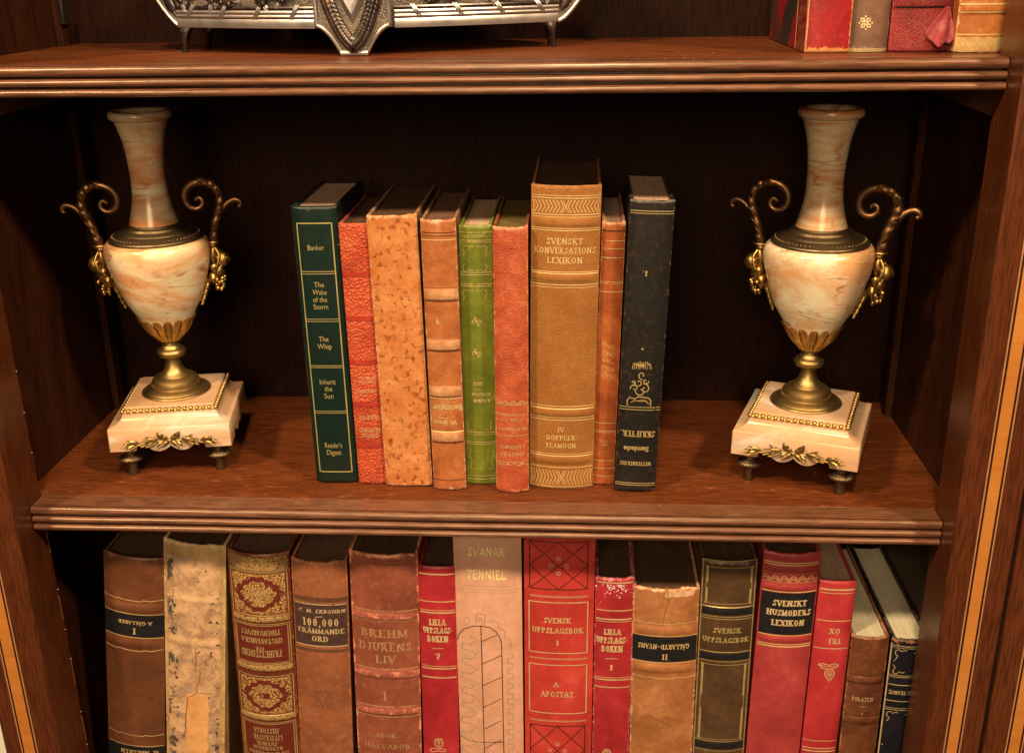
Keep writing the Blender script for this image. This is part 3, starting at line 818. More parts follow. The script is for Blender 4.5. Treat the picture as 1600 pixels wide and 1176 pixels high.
b.text('FRÖDING', 330, 800, 46, 330, 'serif', True, slant=0.2); b.text('GUSTAF', 320, 897, 50, 340, 'serif', True, slant=0.2)
b.done(g_faded, g_faded)

m = leather('goatskin_golden_brown', C(176, 104, 42), C(162, 92, 34), C(186, 114, 50), C(206, 150, 86), 0.4, 30, 0.5, 900, 0.55, 0.5, 0.7, sheen=0.2)
tmp.w, tmp.h, tmp.bulge, tmp.power = 0.0522, 0.2493, 0.0062, 2.2; tmp.lean = math.radians(0.84); tmp.O = Vector((0.0669, 0.0506, 0.0004))
bl = []
for K, y in ((K7, 455), (K7, 820), (K8, 612), (K8, 920)):
    tmp.use(*K); bl.append((tmp.vc(y), 0.0036, 0.0011))
b = Book('widest and tallest book of the middle row, golden brown goatskin with arrow pattern bands', 0.0669, 0.0506, 0, 0.0522, 0.2493, 0.84, 0.122, 0.0062, (m, m, pg_dark), 2.2, bl, 0.0004, GM)
b.use(*K7)
for y, wd in ((294, 0.0007), (278, 0.0005), (402, 0.0007), (418, 0.0005), (492, 0.0005), (506, 0.0007), (778, 0.0007), (790, 0.0004), (845, 0.0005), (862, 0.0007), (880, 0.0005)): b.hl(y, wd)
def chevrons(b, ya, yb, n, xs=(348, 788)):
    va, vb = b.vc(ya), b.vc(yb); hw = b.w / 2 * 0.95; vm = (va + vb) / 2
    for k in range(n):
        for sx in (-1, 1):
            u = sx * hw * (k + 0.55) / n; d = hw / n * 0.95
            uo = sx * min(hw, abs(u) + d)
            b.line([(uo, va), (u, vm), (uo, vb)], 0.0006)
    q = hw * 0.09
    b.line([(-q, va), (q, vb)], 0.0005); b.line([(-q, vb), (q, va)], 0.0005)
chevrons(b, 306, 390, 9)
for t, y, wd in (('SVENSKT', 577, 236), ('KONVERSATIONS', 638, 400), ('LEXIKON', 702, 228)): b.text(t, 556, y, 40, wd)
b.use(*K8)
for y, wd in ((566, 0.0007), (584, 0.0005), (640, 0.0005), (657, 0.0007), (878, 0.0006), (892, 0.0004), (944, 0.0005), (966, 0.0007), (1092, 0.0006), (1104, 0.0004)): b.hl(y, wd)
chevrons(b, 985, 1078, 9)
b.text('IV', 531, 718, 32, 44); b.text('DOPPLER-', 540, 772, 30, 208); b.text('FLAMUGN', 531, 824, 30, 192)
b.done(g_old, g_old)

m = leather('calf_rust_thin', C(178, 84, 32), C(138, 58, 22), C(206, 116, 58), C(228, 158, 98), 0.7, 45, 0, 500, 0.36, 0.3, 1.0, 0.35, C(120, 50, 24), 0.5)
b = Book('thinnest rust brown book squeezed before the black one', 0.1014, 0.0558, 0, 0.0178, 0.2206, 1.3, 0.105, 0.0022, (m, m, pg_tan), 2.4, (), 0.0012, GM)
b.use(*K7)
for y, wd in ((573, 0.0005), (625, 0.0005), (684, 0.0006), (842, 0.0004), (852, 0.0005), (908, 0.0006)): b.hl(y, wd)
mk = MB(); b.hl(508, 0.0012, mb=mk); build('tooled_line', mk, dark_line, b.root)
b.use(925, 500, 4.523)
for k, (yy, s0) in enumerate(((180, 1), (235, -1), (290, 1), (340, -1), (390, 1))):
    for sx in (-1, 1): b.curl(115 + sx * 26, yy + sx * 6, 24, 1.1, k + sx, 0.0004, sx * s0, sq=0.8)
    b.pl([(80, yy - 20), (115, yy), (150, yy + 22)], 0.0004)
for y, wd in ((728, 0.0005), (783, 0.0005), (793, 0.0004), (992, 0.0005), (1046, 0.0005), (1100, 0.0005)): b.hl(y, wd)
for t, y in (('DIKTER', 856), ('AF', 884), ('ELIAS', 930)): b.text(t, 84, y, 18, 60, 'serif', True)
b.done(g_faded, g_ghost)

m = leather('leather_black_scuffed', C(30, 24, 18), C(17, 13, 10), C(54, 36, 26), C(130, 96, 70), 0.4, 32, 0, 500, 0.40, 0.35, 0.8, 0.3, C(84, 46, 34), 0.45)
b = Book('black scuffed leather book ending the middle row beside the right urn', 0.1270, 0.0442, 0, 0.0329, 0.2391, 1.72, 0.113, 0.0024, (m, m, pg_tan), 3.0, (), 0.0006, GM)
b.use(*K7); b.hl(378, 0.0006); b.hl(394, 0.0005); b.text('8.', 1084, 787, 38, 34, 'serif', True)
b.use(925, 500, 4.523)
for y in (615, 633, 1150, 1164): b.hl(y, 0.0006)
b.text('SKRIFTER.', 322, 803, 42, 240, 'serif', True, thick=0.28); b.text('Samlade', 312, 910, 34, 176, 'sans', True, 0.035); b.text('WETTERBERGHS', 306, 1012, 26, 216, 'serif', True, thick=0.26, thin=0.14)
# upside down flower basket ornament
for k in range(11):
    x = 292 + k * 12; b.pl([(350, 330), (x, 292 + 6 * abs(k - 5) * 0.5), (x + (k - 5) * 1.5, 345 + 3 * math.sin(k * 2))], 0.0005)
for k in range(9): b.dot(300 + k * 13, 305 + 12 * math.sin(k * 1.7), 4)
for (x, y, r, tn, a, sg) in ((355, 390, 30, 1.0, 1.5, 1), (330, 440, 34, 1.0, 3.5, -1), (378, 430, 24, 0.9, 0, 1), (300, 480, 30, 1.0, 3.0, 1), (290, 440, 22, .9, 2.0, -1), (372, 485, 36, 1.1, 4.5, 1), (345, 500, 40, 0.8, 3.2, -1)):
    b.curl(x, y, r, tn, a, 0.0008, sg)
b.pl([(250, 600), (248, 565), (265, 545), (300, 555), (330, 540), (365, 545), (400, 550), (415, 570), (412, 605)], 0.0009)
b.pl([(275, 580), (300, 566), (340, 572), (380, 572), (400, 590)], 0.0007)
for k in range(8): b.dot(300 + k * 12, 566 + 4 * math.sin(k), 4)
b.dot(357, 204, 8)
b.done(g_rich, g_rich)

LY = 0.037
GAIN = 1.24
# ---- lower shelf: x of the spine's top middle, its height above the shelf, lean
def low(label, xl, xr, zt, w, lean, depth, bulge, mats, power=2.2, bands_px=(), frame=None, fray=0.0, Y=0.05, **k):
    kk = (LY + 0.74809) / 0.79809; xl, xr = (0.08044 + (q - 0.08044) * kk for q in (xl, xr)); zt = 0.40243 + (zt - 0.40243) * kk; w *= kk; Y = LY
    h = (zt - ZL) / math.cos(math.radians(lean)); x = (xl + xr) / 2 - (zt - ZL) * math.tan(math.radians(lean))
    tmp.w, tmp.h, tmp.bulge, tmp.power, tmp.bands = w, h, bulge, power, ()
    tmp.lean = math.radians(lean); tmp.O = Vector((x, Y, ZL + abs(math.sin(tmp.lean)) * w / 2))
    bl = []
    for K, y, hw, hg in bands_px: tmp.use(*K); bl.append((tmp.vc(y), hw, hg))
    b = Book(label, x, Y, ZL, w, h, lean, depth, bulge, mats, power, bl, fray, GB, **k); b.bl = bl
    return b

lab_black = plain('label_black_leather', C(30, 25, 20), 0.38, 0.4, 200, 0.4)
m = leather('calf_brown_smooth', C(108, 58, 30), C(86, 44, 21), C(122, 70, 40), C(150, 96, 60), 0.4, 24, 0, 500, 0.36, 0.25, 0.7)
b = low('brown leather book with a black band label, leaning at the left end', -0.3307, -0.2769, -0.0745, 0.0535, 7.29, 0.160, 0.0060, (m, m, pg_dark), 2.2, ((KA, 428, 0.0045, 0.0010), (KA, 612, 0.0045, 0.0010)))
b.use(*KA); v0, v1 = b.vc(461), b.vc(574); b.patch('title_label', lab_black, -0.0262, 0.0262, v0, v1)
for y in (458, 578): b.hl(y, 0.0006)
def bracket(b, y, amp, f=1):
    pts = []
    for fx, dy in ((-.97, 0), (-.75, 1), (-.55, 2.2), (-.48, 0.2), (-.2, 1.6), (.1, 2.2), (.32, 2.4), (.36, 0.3), (.6, 1.8), (.78, 0.8), (.97, 0.2)):
        pts.append((fx * b.w / 2, b.vc(y) - f * amp * dy * 0.5))
    b.line(pts, 0.0006)
bracket(b, 383, 0.0012); bracket(b, 640, 0.0012); bracket(b, 1078, 0.0012)
b.text('A-GÄLLARED', 232, 504, 17, 172, 'serif', True); b.text('I', 231, 547, 30, None, 'serif', True)
v2 = b.vc(1140); b.patch('title_label', lab_black, -0.0262, 0.0262, v2, v2 - 0.03); b.hl(1136, 0.0006)
b.text('G. AHLGREN', 255, 1172, 20, 190, 'serif', True)
b.done(g_old, g_old)

m = leather('cloth_worn_cream', C(190, 140, 76), C(150, 104, 54), C(204, 158, 94), C(210, 166, 104), 0.6, 28, 0, 500, 0.62, 0.5, 1.0, 0.2, C(150, 110, 70), 0.15)
mw = leather('leather_scuffed_grey', C(198, 152, 108), C(160, 116, 80), C(216, 172, 126), C(96, 78, 58), 0.6, 60, 0, 500, 0.6, 0.7, 0.9, 0.45, C(206, 160, 104), 0.25, 0.55)
def flaked(name):
    t = NT(name); ob = t.mapping((1, 1, 1)); n1 = t.noise(ob, 70, 7, 0.7, 0.5); n2 = t.noise(ob, 150, 6, 0.7, 0.4); n3 = t.noise(ob, 30, 4, 0.6)
    c = t.mix(t.ramp(n1, 0.35, 0.62), C(148, 102, 62), C(194, 140, 88)); c = t.mix(t.ramp(n3, 0.5, 0.65, 0, 0.6), c, C(128, 96, 70))
    sp = t.n.new('ShaderNodeSeparateXYZ'); t.l(t.tc.outputs['UV'], sp.inputs[0])
    e = t.math('ADD', t.math('MULTIPLY', t.ramp(sp.outputs[0], 0.30, 0.0), 0.16), t.math('MULTIPLY', t.ramp(sp.outputs[0], 0.80, 1.0), 0.11))
    e = t.math('MULTIPLY', e, t.ramp(n3, 0.42, 0.6))
    f = t.ramp(t.math('ADD', n2, e), 0.60, 0.67); c = t.mix(t.math('MULTIPLY', f, 0.9), c, C(56, 48, 38))
    c = t.mix(t.ramp(n2, 0.40, 0.33, 0, 0.7), c, C(196, 146, 88))
    return t.fin(c, 0.65, 0, t.bump(n2, 0.5, 0.001), 0.25)
mw = flaked('leather_flaking_grey')
mt = leather('bare_spine_board', C(214, 146, 80), C(196, 124, 62), C(226, 164, 100), C(190, 120, 66), 0.4, 40, 0, 500, 0.7, 0.6, 0.8)
b = low('badly torn cream book with flaking grey leather and bare board showing', -0.2743, -0.2217, -0.0600, 0.0545, 6.7, 0.165, 0.0050, (m, m, pg_dark), 2.4, ((KA, 610, 0.004, 0.0008), (KA, 392, 0.003, 0.0006)), fray=0.002)
b.use(*KA)
vtop = b.vc(170); vbot = b.h * 0.02
b.patch('torn_leather', mw, -0.0235, 0.0225, vbot, vtop, 0.0001, 0.0016, 3.1)
b.patch('bare_board', mt, -0.0065, 0.0130, vbot, b.vc(868), 0.0003, 0.0018, 7.7)
mk = MB(); b.pl([(546, 630), (550, 690), (545, 745), (572, 752), (568, 800), (552, 830), (555, 862), (530, 880), (508, 885)], 0.0007, mk, off=0.0004); b.pl([(508, 885), (500, 960), (495, 1060), (480, 1100)], 0.0009, mk, off=0.0004)
b.pl([(570, 862), (600, 868), (636, 866)], 0.0007, mk, off=0.0004); build('crack', mk, plain('torn_edge_brown', C(140, 78, 34), 0.8, 0.3), b.root)
mk = MB()
rn = random.Random(9)
for k in range(34):
    y = rn.choice((rn.uniform(380, 560), rn.uniform(660, 1160), rn.uniform(900, 1160))); x = rn.uniform(408, 450) + (y - 300) * 0.012 if rn.random() < 0.75 else rn.uniform(620, 660)
    u, v = b.p(x, y); b.blob('', None, u, v, rn.uniform(0.0004, 0.0017), rn.uniform(0.0006, 0.0026), 0.0003 + k * 1e-6, 3, 0.35, n=12, mb=mk, ph=rn.random() * 6)
build('leather_flakes', mk, plain('old_black_leather', C(66, 58, 46), 0.6, 0.4), b.root)
b.hl(395, 0.0005, -0.6, 0.8); b.hl(585, 0.0006, -0.4, 0.85); b.pl([(676, 150), (680, 600)], 0.0005)
for k in range(12): b.curl(650 + rn.uniform(-22, 18), 190 + k * 14, 9, 0.9, k, 0.0004)
b.text('BOK', 620, 512, 22, 70, 'serif', False)
b.pl([(520, 150), (540, 165), (560, 155)], 0.0006)
b.done(g_faded, g_faded)

m = leather('morocco_oxblood', C(112, 46, 20), C(86, 32, 13), C(128, 58, 28), C(160, 86, 50), 0.5, 30, 0, 500, 0.36, 0.25, 0.9)
lab_ox = plain('label_oxblood', C(96, 32, 18), 0.4, 0.2, 200, 0.4)
def gilt_field(name, bg, scale):
    t = NT(name); ob = t.mapping((1, 1, 1))
    v = t.voro(ob, scale, 'DISTANCE_TO_EDGE'); n = t.noise(ob, scale * 1.1, 3, 0.6, 1.5)
    f = t.math('MULTIPLY', t.ramp(v, 0.04, 0.16), t.ramp(n, 0.38, 0.49))
    c = t.mix(f, bg, C(216, 160, 82))
    return t.fin(c, 0.4, t.math('MULTIPLY', f, 0.4), t.bump(f, 0.4, 0.0003), 0.4)
fld = gilt_field('gilt_arabesque', C(92, 34, 16), 420)
fldd = gilt_field('gilt_arabesque_band', C(96, 44, 22), 520)
b = low('richly gilt oxblood book with cartouche panels and upside down titles', -0.2208, -0.1664, -0.0656, 0.0543, 2.09, 0.165, 0.0085, (m, m, pg_dusk), 2.0, ((KA, 488, 0.0035, 0.0010), (KA, 740, 0.0035, 0.0010), (KA, 993, 0.0035, 0.0010)))
KX = (365, 850, 7.345)
b.use(*KX); fu = 0.84 * b.w / 2
va, vb = b.vc(150), b.vc(205); b.patch('gilt_band', fldd, -b.w * .47, b.w * .47, va, vb)
va, vb = b.vc(228), b.vc(305); b.patch('gilt_band', fldd, -b.w * .47, b.w * .47, va, vb)
for y in (212, 222, 312): b.hl(y, 0.0006)
xm = b.px_mid
for k in range(6):
    x = 60 + k * 100; b.curl(x, 268, 26, 1.6, k, 0.0006, 1 if k % 2 else -1, sq=0.95)
def cartouche(b, y0, y1, hole=False):
    va, vb = b.vc(y0), b.vc(y1); vm = (va + vb) / 2; hv = abs(va - vb) / 2
    b.patch('gilt_panel', fld, -fu, fu, va, vb, 0.00012)
    b.line([(-fu - .0016, va + .0016), (fu + .0016, va + .0016), (fu + .0016, vb - .0016), (-fu - .0016, vb - .0016)], 0.0008, closed=True)
    b.blob('cartouche_ground', lab_ox, 0, vm, fu * 0.93, hv * 0.90, 0.00020, 14, 0.07, 1.45)
    b.blob('cartouche', fld, 0, vm, fu * 0.66, hv * 0.66, 0.00028, 10, 0.07, 1.6)
    if hole:
        b.blob('cartouche_ground', lab_ox, 0, vm, 0.0045, 0.0028, 0.00034, 0, 0, 6); b.text('II', *hole, 30, None, 'serif', True, off=0.0005, mb=b.gold)
    else:
        for k in range(12):
            a = k * math.pi / 6; pts = [(0.45 * fu * q * math.cos(a + q * .5), vm + 0.45 * hv * q * math.sin(a + q * .5)) for q in (0.15, 0.4, 0.7, 1.0)]
            b.line(pts, 0.0008, off=0.00040)
cartouche(b, 345, 800)
def scrollband(b, y):
    v = b.vc(y); b.patch('gilt_band', fldd, -b.w * .46, b.w * .46, v - 0.0026, v + 0.0026, 0.00016)
    pts = [(b.w * .46 * (i / 40 - 1), v + 0.0016 * math.sin(i * 0.62)) for i in range(81)]; b.line(pts, 0.0011, off=0.0003)
scrollband(b, 868)
def panel(b, ya, yb, lines):
    va, vb = b.vc(ya), b.vc(yb); b.patch('title_label', lab_ox, -fu, fu, va, vb, 0.00010)
    for o in (0.0, 0.0016): b.line([(-fu - o, va + o), (fu + o, va + o), (fu + o, vb - o), (-fu - o, vb - o)], 0.0007, closed=True)
    for t, x, y, wd, c in lines: b.text(t, x, y, c, wd, 'serif', True, thick=0.24)
b.use(*KA)
panel(b, 520, 712, (('TIDEHVARFVET', 878, 556, 196, 26), ('GUSTAVIANSKA', 884, 598, 206, 26), ('OCH', 880, 636, 42, 18), ('FRIHETSTIDENS', 882, 664, 200, 34)))
scrollband(b, 741)
b.use(375, 1010, 7.08); cartouche(b, 345, 735, (249, 540))
b.use(*KA); scrollband(b, 996)
panel(b, 1026, 1200, (('HISTORIA', 910, 1060, 124, 26), ('LITTERATUR', 918, 1096, 146, 26), ('SVENSK', 914, 1126, 104, 20), ('ILLUSTRERAD', 918, 1150, 150, 16), ('SCHÜCK OCH WARBURG', 920, 1176, 200, 16)))
b.done(g_rich, g_rich)

m = leather('calf_brown_dry', C(148, 80, 42), C(122, 62, 31), C(164, 96, 56), C(190, 110, 56), 0.6, 26, 0, 500, 0.5, 0.5, 0.9, 0.12, C(190, 130, 90))
lab_br = plain('label_dark_brown', C(70, 44, 32), 0.42, 0.3, 200, 0.4)
b = low('plain brown calf book with a dark label reading 100,000', -0.1657, -0.1162, -0.0722, 0.0486, 2.37, 0.160, 0.0050, (m, m, pg_dusk), 2.4, fray=0.003)
b.use(*KB)
b.patch('title_label', lab_br, -0.0228, 0.0228, b.vc(405), b.vc(622)); mk = MB(); b.hl(385, 0.0042, mb=mk); b.hl(648, 0.0030, mb=mk); build('tooled_line', mk, plain('blind_band_brown', C(92, 54, 32), 0.5, 0.3), b.root)
b.hl(410, 0.0009, -.94, .94); b.hl(624, 0.0009, -.94, .94)
b.text('C. M. EKBOHRN', 202, 445, 18, 238, 'serif', slant=0.25); b.pl([(172, 473), (212, 472)], 0.0006); b.text('100,000', 200, 502, 38, 184); b.text('FRÄMMANDE', 202, 548, 24, 234); b.text('ORD', 198, 586, 26, 84)
mk = MB()
for sx in (-1, 1): b.curl(213 + sx * 30, 925, 24, 1.2, 0 if sx < 0 else math.pi, 0.0006, sx, mk); b.pl([(213 + sx * 50, 862), (213 + sx * 30, 866), (213, 940)], 0.0006, mk); b.curl(213 + sx * 45, 885, 16, .9, 1, 0.0005, sx, mk)
b.pl([(165, 862), (262, 858)], 0.0005, mk)
build('blind_stamp', mk, plain('blind_stamp_brown', C(104, 60, 36), 0.5, 0.2), b.root)
b.done(g_pale, g_pale)

m = leather('calf_plum_brown', C(142, 70, 42), C(116, 54, 32), C(158, 86, 54), C(226, 138, 84), 0.75, 22, 0, 500, 0.33, 0.2, 1.0, 0.15, C(200, 110, 70), 0.45, 0.5)
b = low('wide plum brown book with rubbed raised bands, numbered 1', -0.1146, -0.0544, -0.0636, 0.0592, 1.6, 0.165, 0.0062, (m, m, pg_dark), 2.2, ((KB, 473, 0.0045, 0.0013), (KB, 770, 0.0045, 0.0013), (KB, 962, 0.0045, 0.0013)), fray=0.0025)
rub = leather('calf_rubbed_red', C(168, 84, 58), C(136, 60, 42), C(214, 124, 84), C(236, 150, 106), 0.8, 90, 0, 500, 0.5, 0.5, 0.9, 0.7, C(228, 136, 90))
for v, hw, hg in b.bl: b.patch('band', rub, -0.0285, 0.0285, v - 0.0028, v + 0.0028, 0.0001, 0.0008, v * 70)
b.use(*KB)
for y in (443, 496, 742, 790, 936, 988): b.hl(y, 0.0006)
mk = MB(); b.hl(205, 0.0005, -.6, .9, mb=mk); build('tooled_line', mk, dark_line, b.root)
b.text('BREHM', 528, 560, 40, 236); b.pl([(474, 605), (578, 604)], 0.0005); b.text('DJURENS', 532, 630, 40, 266); b.text('LIV', 538, 692, 40, 104); b.text('1', 534, 880, 46, None); b.text('APOR-', 546, 1085, 22, 124); b.text('HALVAPOR', 546, 1142, 24, 232)
b.done(g_faded, gilt('gilt_tired', C(176, 122, 70), 0.2, 0.15, 0.5))

m = leather('cloth_crimson', C(172, 40, 38), C(142, 26, 26), C(186, 56, 52), C(206, 90, 70), 0.4, 20, 0, 500, 0.40, 0.25, 0.6)
m7 = m
def owl(b, x, y, r):
    b.ring(x, y, r); b.ring(x, y, r * 0.75)
    for sx in (-1, 1): b.ring(x + sx * r * 0.35, y - r * 0.3, r * 0.28)
    b.pl([(x - r * 0.7, y - r * 0.9), (x, y - r * 0.5), (x + r * 0.7, y - r * 0.9)], 0.0006)
    b.pl([(x, y - r * .1), (x, y + r * 0.8)], 0.0008)
    b.pl([(x - r * 1.9, y + r * 1.5), (x - r * 1.3, y + r * 1.1), (x - r * 0.4, y + r * 1.3), (x + r * 0.5, y + r * 1.2), (x + r * 1.6, y + r * 1.5), (x + r * 1.3, y + r * 1.9), (x, y + r * 1.7), (x - r * 1.5, y + r * 1.9)], 0.0008, closed=True)
b = low('slim crimson cloth book numbered 7', -0.0543, -0.0241, -0.0770, 0.0326, 0.9, 0.160, 0.0028, (m, m, pg_dark), 2.6)
b.use(*KB)
for y, wd in ((254, 0.0014), (395, 0.0009), (440, 0.0006), (452, 0.0013), (728, 0.0006), (740, 0.0013), (786, 0.0013)): b.hl(y, wd, -.93, .93)
b.text('LILLA', 804, 501, 32, 82, thick=.34, thin=.16); b.text('UPPSLAGS-', 806, 543, 30, 150, thick=.34, thin=.16); b.text('BOKEN', 806, 587, 32, 104, thick=.34, thin=.16); b.pl([(776, 635), (836, 635)], 0.0006); b.text('7', 806, 677, 30, None, thick=.3)
owl(b, 812, 1122, 24)
b.done(g_pale, g_pale)

m = leather('cloth_pale_pinkish_tan', C(206, 140, 98), C(192, 124, 84), C(212, 148, 106), C(190, 130, 96), 0.2, 18, 0, 500, 0.55, 0.45, 0.5)
lab_mv = plain('label_faded_mauve', C(176, 126, 98), 0.55, 0.12, 60, 0.3)
b = low('tall pale tan book with a line drawn tower and pale gold title', -0.0241, 0.0334, -0.0400, 0.0578, 0.05, 0.165, 0.0030, (m, m, pg_tan), 3.6)
b.use(*KC)
b.rect(78, 312, -0.83, 0.80, 0.0007); b.hl(330, 0.0006, -.88, .88); b.hl(345, 0.0006, -.88, .88); b.pl([(130, 187), (330, 196)], 0.0006)
b.text('SVANAR', 230, 138, 46, 190, 'pen', thick=.14, thin=.12); b.text('TENNIEL', 230, 256, 50, 200, 'pen', thick=.14, thin=.12)
mk = MB()
arch = [(80, 600), (90, 560), (118, 532), (160, 520), (203, 519), (246, 526), (280, 548), (302, 580), (310, 615)]
b.pl([(82, 590)] + arch[1:] + [(322, 1200)], 0.0007, mk)
b.pl([(203, 520), (222, 1200)], 0.0007, mk)
for y in (598, 714, 826, 938, 1050, 1150): b.pl([(206 + (y - 520) * 0.027, y), (284 + min(26, (y - 590) * .2), y - 32 if y < 620 else y - 44)], 0.0006, mk)
b.pl([(100, 1085), (140, 1108), (220, 1118), (322, 1118)], 0.0006, mk)
build('ink_drawing', mk, ink, b.root)
mk = MB()
def cren(pts, wd=0.0007): b.pl(pts, wd, mk)
cren([(110, 480), (140, 474), (146, 500), (120, 515)]); cren([(176, 500), (182, 452), (226, 462), (218, 512)]); cren([(190, 500), (196, 478), (208, 480), (206, 506)])
cren([(250, 500), (262, 488), (298, 508), (290, 528), (330, 545), (322, 575), (352, 590), (362, 625), (345, 620)])
for k in range(11):
    y = 660 + k * 52; x = 340 + k * 0.8
    cren([(x, y), (x + 26, y), (x + 26, y + 26), (x, y + 26), (x, y + 52)])
for k in range(8):
    y = 570 + k * 75; cren([(150, y), (178, y + 20), (150, y + 45), (110, y + 35), (104, y + 62), (140, y + 75)], 0.0009)
build('grey_drawing', mk, ink_grey, b.root)
rn = random.Random(4)
for (x, y, r) in ((155, 572, 9), (185, 565, 7), (185, 595, 8), (112, 668, 11), (139, 664, 9), (134, 696, 8), (172, 694, 11), (190, 655, 7), (188, 736, 8), (190, 774, 8), (126, 795, 9), (164, 797, 7), (120, 834, 10), (146, 818, 6), (181, 830, 12), (155, 843, 6), (190, 868, 8), (195, 906, 8), (120, 925, 6), (144, 943, 12), (188, 934, 11), (124, 966, 8), (170, 976, 8), (196, 1004, 8), (198, 1055, 9), (132, 1065, 9), (164, 1080, 12), (124, 1092, 9), (158, 1110, 9), (196, 1082, 8), (194, 1126, 10), (200, 1160, 8)): b.ring(x, y, r, 0.0006)
b.done(g_pale, gilt('gilt_lemon', C(255, 206, 116), 0.0, 0.05, 0.5))

m = leather('leather_brick_red', C(186, 54, 38), C(160, 40, 28), C(200, 74, 54), C(214, 110, 80), 0.3, 16, 0, 500, 0.36, 0.2, 0.6, sheen=0.45)
b = low('tall brick red book with black lattice panels and gold frames', 0.0366, 0.0952, -0.0380, 0.0600, 0.25, 0.170, 0.0042, (m, m, pg_dark), 2.6)
b.use(*KC)
mk = MB()
def lattice(b, y0, y1, f0=-0.84, f1=0.80, full=True):
    va, vb = b.vc(y0), b.vc(y1); u0, u1 = f0 * b.w / 2, f1 * b.w / 2; um = (u0 + u1) / 2; vm = (va + vb) / 2
    b.line([(u0, va), (u1, va), (u1, vb), (u0, vb)], 0.0008, mk, closed=True)
    for q in ((u0, vb, u1, va), (u0, va, u1, vb)): b.line([(q[0], q[1]), (q[2], q[3])], 0.0007, mk)
    b.line([(um, va), (u1, vm), (um, vb), (u0, vm)], 0.0007, mk, closed=True)
    e = 0.0035
    for du, dv in ((0, 2.0), (0, -2.0), (1.9, 0), (-1.9, 0)):
        uu, vv = um + du * e, vm + dv * e
        b.line([(uu + 0.0015 * math.cos(k * math.pi / 6), vv + 0.0015 * math.sin(k * math.pi / 6)) for k in range(12)], 0.0007, closed=True)
lattice(b, 88, 332); lattice(b, 1036, 1285)
build('black_tooling', mk, ink, b.root)
for y0, y1 in ((400, 660), (722, 970)): b.rect(y0, y1, -0.86, 0.82, 0.0009)
for y in (368, 688, 1008):
    v = b.vc(y)
    for k in range(44): b.line([(-0.83 * b.w / 2 + k * 0.83 * b.w / 43, v - 0.0006), (-0.83 * b.w / 2 + k * .83 * b.w / 43, v + 0.0006)], 0.0004)
    b.line([(-.83 * b.w / 2, v - 0.0009), (.83 * b.w / 2, v - 0.0009)], 0.0004)
b.text('SVENSK', 597, 492, 27, 138, thick=.22, thin=.14); b.text('UPPSLAGSBOK', 599, 544, 28, 262, thick=.22, thin=.14); b.text('1', 598, 606, 26, None, thick=.24); b.text('A-', 598, 822, 26, 40, thick=.22); b.text('APOSTAT', 596, 872, 28, 166, thick=.22, thin=.14)
b.done(g_pale, g_pale)

m = leather('cloth_dark_rose', C(166, 40, 36), C(136, 26, 24), C(182, 58, 50), C(226, 150, 130), 0.5, 20, 0, 500, 0.42, 0.25, 0.9)
b = low('slim rose red book numbered 1 with a scuffed white top', 0.0967, 0.1292, -0.0838, 0.0328, 0.2, 0.160, 0.0028, (m, m, pg_dark), 2.6, fray=0.0018)
b.use(*KC)
for y, wd in ((298, 0.0012), (441, 0.0009), (486, 0.0013), (498, 0.0006), (786, 0.0006), (797, 0.0013), (836, 0.0010)): b.hl(y, wd, -.93, .93)
b.text('LILLA', 882, 551, 30, 84, thick=.34, thin=.16); b.text('UPPSLAGS-', 880, 594, 32, 160, thick=.34, thin=.16); b.text('BOKEN', 880, 638, 32, 106, thick=.34, thin=.16); b.pl([(846, 687), (910, 687)], 0.0006); b.text('1', 876, 734, 28, None, thick=.3)
owl(b, 852, 1175, 22)
mk = MB(); rn = random.Random(2)
for k in range(70):
    x = rn.gauss(900, 36); y = 306 + abs(rn.gauss(0, 32)); u, v = b.p(x, y); b.blob('', None, max(-.0155, min(.0155, u)), v, rn.uniform(.0002, .0007), rn.uniform(.0002, .0007), 0.0002 + k * 1e-6, 3, .3, n=8, mb=mk, ph=k)
build('white_scuffs', mk, plain('scuffed_white', C(226, 190, 190), 0.8, 0.2), b.root)
b.done(g_pale, g_pale)

m = leather('calf_honey_brown', C(172, 104, 54), C(142, 78, 36), C(192, 126, 74), C(222, 160, 104), 0.6, 34, 0, 500, 0.42, 0.3, 0.9, 0.3, C(124, 66, 30))
b = low('honey brown calf book with torn head and black band label', 0.1289, 0.1846, -0.0915, 0.0561, -0.3, 0.160, 0.0052, (m, m, pg_dark), 2.2, ((KD, 548, 0.0042, 0.0009), (KD, 745, 0.0042, 0.0009)), fray=0.003)
b.use(*KD)
b.patch('title_label', lab_black, -0.0272, 0.0272, b.vc(578), b.vc(706))
for y in (574, 710): b.hl(y, 0.0006)
bracket(b, 505, 0.0012); bracket(b, 785, 0.0012)
b.text('GÄLLARYD_NYANS', 256, 628, 24, 262, 'serif', True); b.text('II', 260, 680, 28, 28, 'serif', True)
mk = MB(); b.pl([(268, 320), (280, 390), (262, 450), (245, 520)], 0.0008, mk); b.curl(180, 1000, 50, 1.0, 1, 0.0006, 1, mk); b.curl(260, 1010, 44, 1.1, 3, 0.0006, -1, mk); b.pl([(130, 985), (200, 990), (300, 1040)], 0.0005, mk); b.pl([(265, 985), (330, 1010)], 0.0005, mk)
build('crack', mk, plain('honey_blind_line', C(136, 78, 36), 0.6, 0.2), b.root)
b.patch('torn_head', leather('calf_bare_torn', C(214, 160, 106), C(180, 120, 70), C(226, 176, 126), C(200, 140, 90), 0.4), -0.001, 0.0235, b.h - 0.0085, b.h - 0.0032, 0.0001, 0.0016, 2.2)
b.done(g_old, g_old)

